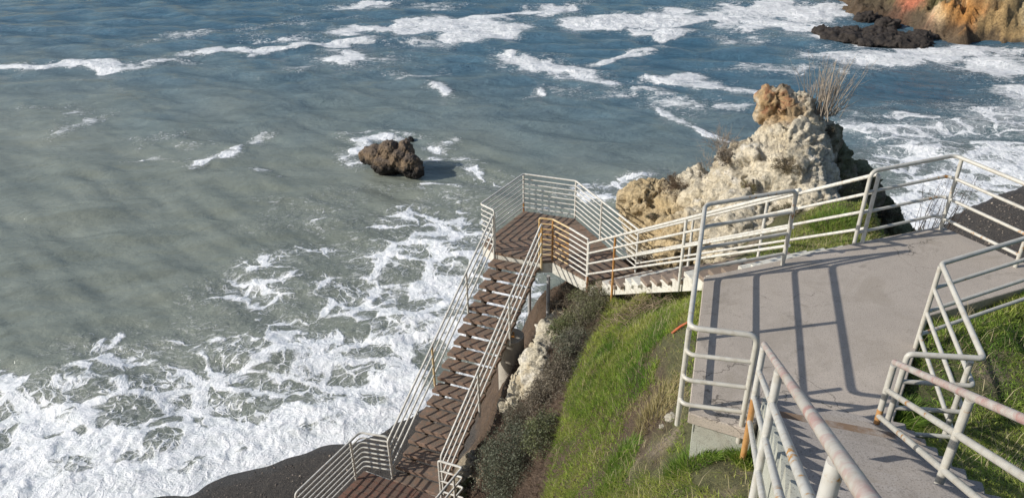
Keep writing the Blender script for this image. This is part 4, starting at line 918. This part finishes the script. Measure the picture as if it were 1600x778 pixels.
n = len(x); dry = poly_in(x, y, DRY).astype(float)*.8+(rng.uniform(size=n) < .10)+np.where(inb, .5, 0)+sstep(.2, .6, patch)*.25
behind = (y > 9.8) & (x > 4.5); dry = dry+behind*.30
g1 = np.array([.31, .46, .055]); g2 = np.array([.13, .27, .03]); g3 = np.array([.48, .52, .12]); straw = np.array([.50, .42, .22])
t = np.clip(.5+.9*dn_+rng.normal(size=n)*.18, 0, 1)[:, None]; cols = g1*(1-t)+g3*t
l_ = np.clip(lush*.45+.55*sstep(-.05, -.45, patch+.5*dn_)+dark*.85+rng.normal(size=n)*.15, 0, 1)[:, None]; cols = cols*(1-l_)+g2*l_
d_ = np.clip(np.where(rng.uniform(size=n) < np.clip(dry, 0, .9), .9, 0), 0, 1)[:, None]; cols = cols*(1-d_)+straw*d_
cols *= rng.uniform(.6, 1.3, n)[:, None]
hgt = rng.uniform(.035, .105, n)*(1+.5*lush+.25*np.clip(dn_, -1, 1))*np.where(inb, .6, 1)*np.where((y < 6.5) & (x > 3), .8, 1); wid = np.where(np.hypot(x, y) < 7, .0035, .0050)*rng.uniform(.7, 1.3, n)
lean = rng.normal(size=(n, 3))*.055+np.stack([-.035+.03*patch, -.02+0*patch, 0*patch], 1); lean[:, 2] = 0
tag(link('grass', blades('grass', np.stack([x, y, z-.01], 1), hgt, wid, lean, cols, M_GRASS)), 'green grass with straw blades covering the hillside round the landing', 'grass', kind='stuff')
print('grass blades', n)

x, y = sample(9000, -.3, 5.5, 4.0, 14.5); k = poly_in(x, y, gpoly); x, y = x[k], y[k]; z = terr(x, y); k = hillmask(x, y, z) & (fbm(x*1.1+20, y*1.1, 0, 3)+rng.normal(size=len(x))*.25 > .1); x, y, z = x[k], y[k], z[k]; n = len(x)
lean = rng.normal(size=(n, 3))*.12; lean[:, 2] = -.03
tag(link('grass_stems', blades('grass_stems', np.stack([x, y, z-.01], 1), rng.uniform(.16, .34, n), np.full(n, .0035), lean, np.array([.58, .50, .30])*rng.uniform(.6, 1.15, n)[:, None], M_GRASS)), 'long pale dry stems scattered through the green hillside grass', 'grass', kind='stuff')
# tufts and tussocks of longer grass near the landing
def tuft(c, n, r, h, colr, mat=M_GRASS):
    a = rng.uniform(0, 2*np.pi, n); rr_ = r*np.sqrt(rng.uniform(0, 1, n)); x = c[0]+rr_*np.cos(a); y = c[1]+rr_*np.sin(a); z = terr(x, y)
    ln_ = np.stack([np.cos(a), np.sin(a), 0*a], 1)*(rr_/r*h*.7)[:, None]+rng.normal(size=(n, 3))*h*.12
    t = rng.uniform(size=n)[:, None]; cols = np.array(colr[0])*(1-t)+np.array(colr[1])*t
    return blades('tuft', np.stack([x, y, z-.01], 1)-np.array(c), rng.uniform(.5, 1, n)*h, np.full(n, .005), ln_, cols, mat)
GC = ((.10, .20, .025), (.22, .31, .05)); SC = ((.50, .41, .22), (.32, .29, .12))
for (px, py, n, r, h, cc_, lb) in [(975, 715, 700, .2, .14, GC, 'dark green grass tussock on the lower hillside above the shrubs'), (960, 755, 600, .2, .13, GC, 'green grass tussock at the bottom edge of the picture'), (1090, 715, 1300, .3, .13, GC, 'bright green tussock under the front corner of the landing'),
        (1175, 715, 1100, .22, .13, GC, 'bright green tussock between the landing slab and the steps'), (1395, 665, 1600, .20, .22, GC, 'dark green tussock spilling onto the steps by the right handrail foot'), (1030, 640, 500, .25, .2, SC, 'straw coloured tussock left of the landing'), (985, 480, 600, .35, .2, SC, 'dry straw clump below the white stair beam'),
        (1330, 300, 1500, .5, .45, SC, 'tall dry straw grass at the right foot of the outcrop'), (1370, 330, 1200, .5, .38, ((.20, .22, .07), (.40, .34, .17)), 'straw and green grass beside the railing post behind the landing'), (1300, 350, 900, .4, .2, GC, 'low green grass between the stairs and the outcrop')]:
    c = ray_hit(px, py); tag(link('grass_tussock', tuft(c, n, r, h, cc_), None, c), lb, 'grass', 'grass tussocks on the slope')

def twigs_mesh(name, starts, dirs, lens, rad, col, bend=.15, segs=3):
    """thin three-sided tubes, numpy"""
    n = len(starts); V = np.zeros((n, segs+1, 3, 3)); d = dirs/np.linalg.norm(dirs, axis=1)[:, None]
    a = np.cross(d, [0.3, .5, .8]); a /= np.linalg.norm(a, axis=1)[:, None]; b = np.cross(d, a); p = starts.copy(); dd = d.copy(); st = lens/segs
    for s in range(segs+1):
        rr_ = rad*(1-.75*s/segs)
        for k in range(3):
            t = 2*math.pi*k/3; V[:, s, k] = p+(a*math.cos(t)+b*math.sin(t))*rr_[:, None]
        dd = dd+rng.normal(size=(n, 3))*bend; dd /= np.linalg.norm(dd, axis=1)[:, None]; p = p+dd*st[:, None]
    base = (np.arange(n)*(segs+1)*3)[:, None, None]; s = np.arange(segs)[None, :, None]*3; k = np.arange(3)[None, None, :]
    i0 = base+s+k; i1 = base+s+(k+1) % 3; F = np.stack([i0, i1, i1+3, i0+3], -1).reshape(-1, 4)
    c = np.repeat(np.asarray(col), (segs+1)*3, axis=0) if np.ndim(col) == 2 else np.tile(col, (n*(segs+1)*3, 1))
    return mesh_np(name, V.reshape(-1, 3), F, True, {'col': c}, M_TWIG)
def shrub(c, rx, ry, rz, nl, ls, c1_, c2_, lb, ntw=160, tcol=(.20, .16, .12), name='shrub', rot=0, up=.6):
    t = thing(name, lb, 'shrub', c, 'shrubs on the cliff beside the stairs')
    n = ntw; a = rng.uniform(0, 2*np.pi, n); el = rng.uniform(.15, 1.4, n); d = np.stack([np.cos(a)*np.cos(el)*rx, np.sin(a)*np.cos(el)*ry, np.sin(el)*rz], 1)
    L_ = np.linalg.norm(d, axis=1)*rng.uniform(.8, 1.12, n)
    tw = twigs_mesh('stem', rng.normal(size=(n, 3))*.04*np.array([1, 1, .2]), d, L_, np.full(n, .006), np.array(tcol)*rng.uniform(.6, 1.3, n)[:, None], .16, 4); link('stem', tw, t)
    # clumped leaves
    nc = max(12, int(nl/55)); a = rng.uniform(0, 2*np.pi, nc); u = rng.uniform(-.1, 1, nc); rr_ = np.sqrt(np.clip(1-u*u, 0, 1)); sh = rng.uniform(.70, 1.08, nc)
    cc = np.stack([np.cos(a)*rr_*rx, np.sin(a)*rr_*ry, u*rz], 1)*sh[:, None]; cid = rng.integers(0, nc, nl)
    p = cc[cid]+rng.normal(size=(nl, 3))*np.array([rx, ry, rz])*.11
    inn = rng.uniform(size=nl) < .25; p[inn] *= rng.uniform(.3, .9, inn.sum())[:, None]
    v1 = rng.normal(size=(nl, 3)); v1[:, 2] += up; v1 /= np.linalg.norm(v1, axis=1)[:, None]; v2 = np.cross(v1, rng.normal(size=(nl, 3))); v2 /= np.linalg.norm(v2, axis=1)[:, None]
    s = ls*rng.uniform(.6, 1.4, nl)[:, None]; V = np.stack([p-v1*s*.5, p+v2*s*.3, p+v1*s, p-v2*s*.3], 1)
    tone_ = rng.uniform(size=nc)[cid][:, None]; cl = (np.array(c1_)*(1-tone_)+np.array(c2_)*tone_)*rng.uniform(.7, 1.25, nl)[:, None]
    b0 = np.arange(nl)*4; link('foliage', mesh_np('foliage', V.reshape(-1, 3), np.stack([b0, b0+1, b0+2, b0+3], 1), False, {'col': np.repeat(cl, 4, axis=0)}, M_LEAF), t)
    return t
SG, SG2 = (.085, .095, .06), (.17, .185, .125); BR, BR2 = (.17, .145, .105), (.27, .23, .17); OL, OL2 = (.11, .135, .05), (.20, .22, .09)
def sh_(px, py, rx, ry, rz, nl, ls, a, b_, lb, **k):
    c = ray_hit(px, py+rz*18); return shrub(c, rx*1.25, ry*1.25, rz*1.45, int(nl*1.5), ls, a, b_, lb, **k)
sh_(812, 728, .62, .62, .58, 12000, .026, SG, SG2, 'largest round grey green shrub at the foot of the grassy slope')
sh_(790, 770, .30, .35, .30, 3000, .026, SG, SG2, 'low grey green shrub spreading against the lower landing railing')
sh_(858, 685, .36, .42, .32, 6000, .025, SG, OL2, 'grey green shrub at the grass edge above the largest shrub')
sh_(815, 655, .30, .34, .24, 2800, .024, BR, SG2, 'brownish low shrub on the dirt below the cream rock')
sh_(856, 628, .38, .42, .26, 6000, .024, BR, BR2, 'brown twiggy shrub right of the cream rock foot', tcol=(.16, .13, .11))
sh_(886, 590, .38, .42, .28, 6000, .024, BR, BR2, 'grey brown twiggy shrub halfway up the cream rock', tcol=(.2, .17, .15))
sh_(902, 548, .38, .46, .27, 6000, .024, BR, SG2, 'grey brown shrub hanging over the middle of the cream rock', tcol=(.2, .17, .15))
sh_(884, 520, .32, .35, .26, 2600, .026, OL, OL2, 'small olive green shrub on the upper cream rock')
sh_(920, 500, .42, .5, .32, 6500, .024, BR, OL2, 'dark olive brown shrub near the top of the slope', tcol=(.2, .17, .15))
sh_(935, 472, .50, .45, .32, 5200, .024, BR, OL2, 'brown green shrub under the platform end of the plank stairs')
sh_(890, 470, .35, .4, .28, 3000, .024, BR, BR2, 'reddish brown shrub behind the grey support post', tcol=(.15, .08, .05))
sh_(730, 765, .20, .25, .2, 1200, .024, OL, OL2, 'small olive shrub between lower railing and pale stone')
sh_(852, 604, .2, .26, .18, 1500, .024, BR, BR2, 'small brown tuft shrub growing on the cream rock')

# cream rock ledge between the dirt and the shrubs
def ledge_col(co, no, rd, f2):
    x, y, z = co.T; c = np.tile(np.array([.62, .56, .43]), (len(co), 1)); c = blendc(c, sstep(.1, .5, fbm(x*2, y*2, z*2, 4))*.6, [.45, .37, .24]); return blendc(c, sstep(.3, .6, fbm(x*3+5, y*3, z*3, 3))*.6, [.72, .68, .60])
lb_ = [(862, 500, .22), (855, 512, .26), (850, 530, .32), (843, 550, .36), (834, 570, .38), (826, 590, .36), (812, 608, .33), (800, 622, .28), (785, 638, .22)]
lbl = []
for (px, py, r_) in lb_: c = ray_hit(px+10, py); lbl.append(((c[0], c[1]+.05, c[2]-.02), (r_, r_*1.2, r_), .3)); lbl.append(((c[0]+.12, c[1]+.1, c[2]-.4), (r_*1.2, r_*1.2, r_*1.1), .3))
lo_ = ray_hit(835, 560)
tag(blob_rock('rock_ledge', lbl, .04, M_ROCK, .09, 2.4, lo_, ledge_col, .5, .8), 'cream rock ledge running down the slope between the pier and the shrubs', 'rock')
lbl = [((*ray_hit(a, b_)[:2], ray_hit(a, b_)[2]-.05), (r_, r_, r_), 0) for a, b_, r_ in [(738, 720, .16), (732, 742, .2), (728, 765, .22)]]
tag(blob_rock('rock_ledge', lbl, .035, M_ROCK, .06, 3, ray_hit(735, 745), ledge_col, .5, .8), 'small cream rock ledge beside the lower landing railing', 'rock')

# dead litter under the shrubs on the dirt: twiggy stubble
x, y = sample(80000, -1.9, 2.4, 7.2, 17.6); z = terr(x, y); q2 = np.stack([x-T2R[0], y-T2R[1]], -1)
k = (z > 2.2) & ((q2@sn) > .12) & ~poly_in(x, y, gpoly); x, y, z = x[k], y[k], z[k]; n = len(x)
d = rng.normal(size=(n, 3)); d[:, 2] = np.abs(d[:, 2])*.8+.2
tw = twigs_mesh('dead_twigs', np.stack([x, y, z], 1), d, rng.uniform(.06, .24, n), np.full(n, .0035), np.array([.17, .12, .085])*rng.uniform(.4, 1.5, n)[:, None], .25, 3)
tag(link('dead_twigs', tw), 'dry brown twigs and roots littering the bare dirt beside the long stairs', 'twigs', kind='stuff')
# tangled dead vine at the head of the slope
for (px, py, n_, R__, lb) in [(1000, 490, 160, .55, 'tangled dead vine lying on the grass below the stair beam'), (905, 500, 120, .4, 'pale dead branches draped over the upper shrubs')]:
    c = ray_hit(px, py); s_ = rng.normal(size=(n_, 3))*np.array([R__*.6, R__*.35, .02]); s_[:, 2] = terr(c[0]+s_[:, 0], c[1]+s_[:, 1])-c[2]+rng.uniform(.02, .16, n_)
    d = rng.normal(size=(n_, 3)); d[:, 2] *= .3
    tag(link('dead_vine', twigs_mesh('dead_vine', s_, d, rng.uniform(.3, .8, n_), np.full(n_, .007), np.array([.30, .23, .15])*rng.uniform(.6, 1.3, n_)[:, None], .45, 7), None, c), lb, 'dead vine')

# plants on the outcrop: placed by shooting at the rock itself
bpy.context.view_layer.update(); dgx = bpy.context.evaluated_depsgraph_get()
def cast(px, py, fallback=16.5):
    d = FW+RT*(px-CX)/FPX-UP*(py-CY)/FPX; d = d/np.linalg.norm(d); o = Vector(CAM)-Vector(fin.location)
    ok, loc, nr, i = fin.ray_cast(o, Vector(d)); return np.array(loc+fin.location) if ok else PD(px, py, fallback)
for (px, py, r, nl, c1_, c2_, lb) in [(1232, 262, .34, 1800, (.13, .10, .06), (.22, .18, .10), 'brown dry shrub in the middle of the outcrop face'), (1135, 250, .26, 1300, (.13, .11, .09), (.22, .19, .15), 'grey brown shrub on the left shoulder of the outcrop'),
        (1055, 290, .36, 2200, (.11, .07, .045), (.17, .12, .07), 'dark reddish shrub in the dip between outcrop and left knob'), (1170, 292, .22, 700, (.22, .20, .09), (.30, .26, .13), 'dry yellow tuft low on the outcrop face'), (1020, 338, .14, 500, (.12, .11, .06), (.2, .18, .1), 'tiny tuft on the left orange knob'),
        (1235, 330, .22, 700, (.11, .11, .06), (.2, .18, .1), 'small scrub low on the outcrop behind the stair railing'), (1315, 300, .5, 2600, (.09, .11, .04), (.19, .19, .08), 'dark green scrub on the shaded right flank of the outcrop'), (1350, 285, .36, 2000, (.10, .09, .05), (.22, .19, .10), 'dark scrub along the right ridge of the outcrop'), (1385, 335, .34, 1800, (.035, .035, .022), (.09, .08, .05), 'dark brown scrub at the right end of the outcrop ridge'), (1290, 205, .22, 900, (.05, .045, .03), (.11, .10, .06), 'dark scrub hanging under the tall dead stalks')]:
    c = cast(px, py); t = shrub(c-np.array([0, 0, r*.15]), r, r, r*.8, nl, .022, c1_, c2_, lb, ntw=140, tcol=(.28, .22, .15)); t['group'] = 'plants growing on the outcrop'
# tall dead stalks
c = cast(1283, 180); n = 95; s_ = rng.normal(size=(n, 3))*np.array([.16, .16, .03]); d = np.stack([rng.normal(size=n)*.17+.05+s_[:, 0]*.7, rng.normal(size=n)*.17, np.ones(n)], 1)
ln_ = rng.uniform(.35, 1.45, n)
stm = twigs_mesh('stalk', s_, d, ln_, rng.uniform(.006, .014, n), np.array([.48, .40, .31])*rng.uniform(.6, 1.25, n)[:, None], .045, 6)
t = thing('dead_stalks', 'cluster of tall pale dead stalks on top of the outcrop', 'dead plant', c); link('stalk', stm, t)
n = 260; k = rng.integers(0, 95, n); u = rng.uniform(.45, .95, n)[:, None]; dn2 = d[k]/np.linalg.norm(d[k], axis=1)[:, None]; s2_ = s_[k]+dn2*(ln_[k][:, None]*u)
tw_ = link('twig', twigs_mesh('twig', s2_, dn2+rng.normal(size=(n, 3))*.45, rng.uniform(.08, .35, n), np.full(n, .0045), np.array([.45, .37, .29])*rng.uniform(.6, 1.2, n)[:, None], .15, 3), t); tag(tw_, kind='stuff')
s_ = np.zeros((7, 3)); d = np.array([[.9, .1, .7], [.75, 0, .9], [.9, -.1, .55], [.5, .2, 1], [.8, .2, .8], [1, 0, .4], [.6, 0, 1.0]]); link('branch', twigs_mesh('branch', s_+np.array([.12, 0, -.05]), d, np.array([.85, .9, .6, .8, .7, .55, .95]), np.full(7, .013), (.50, .44, .36), .10, 6), t)
# thin bare twigs on the left shoulder
def bare_bush(px, py, n, h, lb, col=(.33, .27, .21), y=16.4, spread=.6, name='bare_bush', rad=.0045):
    c = cast(px, py, y); s_ = rng.normal(size=(n, 3))*np.array([.10, .10, .02]); d = np.stack([rng.normal(size=n)*spread, rng.normal(size=n)*spread, rng.uniform(.5, 1, n)], 1)
    t = thing(name, lb, 'dead plant', c); l_ = rng.uniform(.3, 1, n)*h; link('stem', twigs_mesh('stem', s_, d, l_, np.full(n, rad*1.3), col, .2, 6), t)
    m_ = n*4; k = rng.integers(0, n, m_); u = rng.uniform(.4, .9, m_)[:, None]; dd = d[k]/np.linalg.norm(d[k], axis=1)[:, None]
    tw_ = link('twig', twigs_mesh('twig', s_[k]+dd*l_[k][:, None]*u, dd+rng.normal(size=(m_, 3))*.6, rng.uniform(.1, .3, m_), np.full(m_, rad), col, .25, 4), t); tag(tw_, kind='stuff')
bare_bush(1128, 238, 42, .85, 'airy bare twig bush standing on the left shoulder of the outcrop')
bare_bush(1110, 262, 14, .5, 'sparse dry stems leaning out left of the outcrop shoulder')
bare_bush(1212, 250, 6, .75, 'few thin upright stems on the outcrop face', spread=.12)
# dark dry stems behind the right railing
for (px, py, n_, lb) in [(1440, 348, 9, 'thin dark dry stems behind the landing railing on the left'), (1462, 345, 9, 'thin dark dry stems against the surf in the middle of the far railing'), (1482, 342, 8, 'thin dark dry stems nearest the railing corner post')]:
    c = ray_hit(px, py+6); c = z3(P(px, 352, 10.0), 9.8) if c[1] > 14 else c
    s_ = rng.normal(size=(n_, 3))*np.array([.05, .05, .01]); d = np.stack([rng.normal(size=n_)*.12+.12, rng.normal(size=n_)*.1, np.ones(n_)], 1)
    t = thing('dry_stems', lb, 'dead plant', c, 'dark dry stems behind the railing'); l_ = rng.uniform(.5, 1.2, n_); link('stem', twigs_mesh('stem', s_, d, l_, np.full(n_, .006), (.07, .05, .04), .05, 6), t)
    m_ = 60; k = rng.integers(0, n_, m_); dd = d[k]/np.linalg.norm(d[k], axis=1)[:, None]
    sh__ = link('seed_head', twigs_mesh('seed_head', s_[k]+dd*l_[k][:, None]*rng.uniform(.45, .95, m_)[:, None], rng.normal(size=(m_, 3)), rng.uniform(.02, .06, m_), np.full(m_, .006), (.08, .06, .045), .2, 2), t); tag(sh__, kind='stuff')
# short orange stake lying against the bank beside the landing
c = ray_hit(1050, 523); e = ray_hit(1077, 508); mb = MB(c); mb.tube([c+np.array([0, 0, .03]), (c+e)/2+np.array([0, 0, .06]), e+np.array([0, 0, .05])], .018, 8); tag(mb.build('stake', M_RED2, None), 'short orange red rod lying on the bare bank beside the landing edge', 'rod')
# pebbles and cobbles strewn over the dark beaches
x, y = sample(42000, -14, 26, 8, 32); z = terr(x, y); k = (z > .03) & (z < 1.35) & ((x < -1.8) | (x > 12)); x, y, z = x[k], y[k], z[k]; n = len(x); sz = rng.uniform(.010, .022, n)*(1+1.3*(rng.uniform(size=n) < .12))*np.where(x > 8, 1.7, 1)
oc = np.array([[1, 0, 0], [0, 1, 0], [-1, 0, 0], [0, -1, 0], [0, 0, .6], [0, 0, -.6]]); Vp = np.stack([x, y, z], 1)[:, None]+oc[None]*sz[:, None, None]*rng.uniform(.7, 1.4, (n, 6, 1))
Fp = np.array([[0, 1, 4], [1, 2, 4], [2, 3, 4], [3, 0, 4], [1, 0, 5], [2, 1, 5], [3, 2, 5], [0, 3, 5]])[None]+(np.arange(n)*6)[:, None, None]
cp_ = np.array([.12, .10, .085])*rng.uniform(.4, 1.5, n)[:, None]; cp_ = np.where((rng.uniform(size=n) < .10)[:, None], [.36, .30, .24], cp_)
tag(link('pebbles', mesh_np('pebbles', Vp.reshape(-1, 3), Fp.reshape(-1, 3), True, {'col': np.repeat(cp_, 6, axis=0)}, M_TWIG)), 'small dark and tan pebbles strewn over the dark beach sand', 'pebbles', kind='stuff')
# small loose stones on the slope
n = 0
for (px, py, s_, lb) in [(1048, 655, .10, 'white stone in the dry grass under the landing corner'), (1035, 668, .06, 'smaller white stone beside the dry grass'), (738, 712, .14, 'pale angular stone beside the lower railing'), (745, 640, .07, 'pale stone on the dirt by the long stairs')]:
    c = ray_hit(px, py)
    cf = lambda co, no, rd, f2: np.tile([.50, .46, .38], (len(co), 1))
    tag(blob_rock('stone', [((c[0], c[1], c[2]), (s_, s_*.8, s_*.45), .5), ((c[0]+s_*.5, c[1]+s_*.2, c[2]), (s_*.6, s_*.5, s_*.35), .1)], max(.012, s_/9), M_ROCK, s_*.25, 1/s_*.5, c, cf), lb, 'stone')
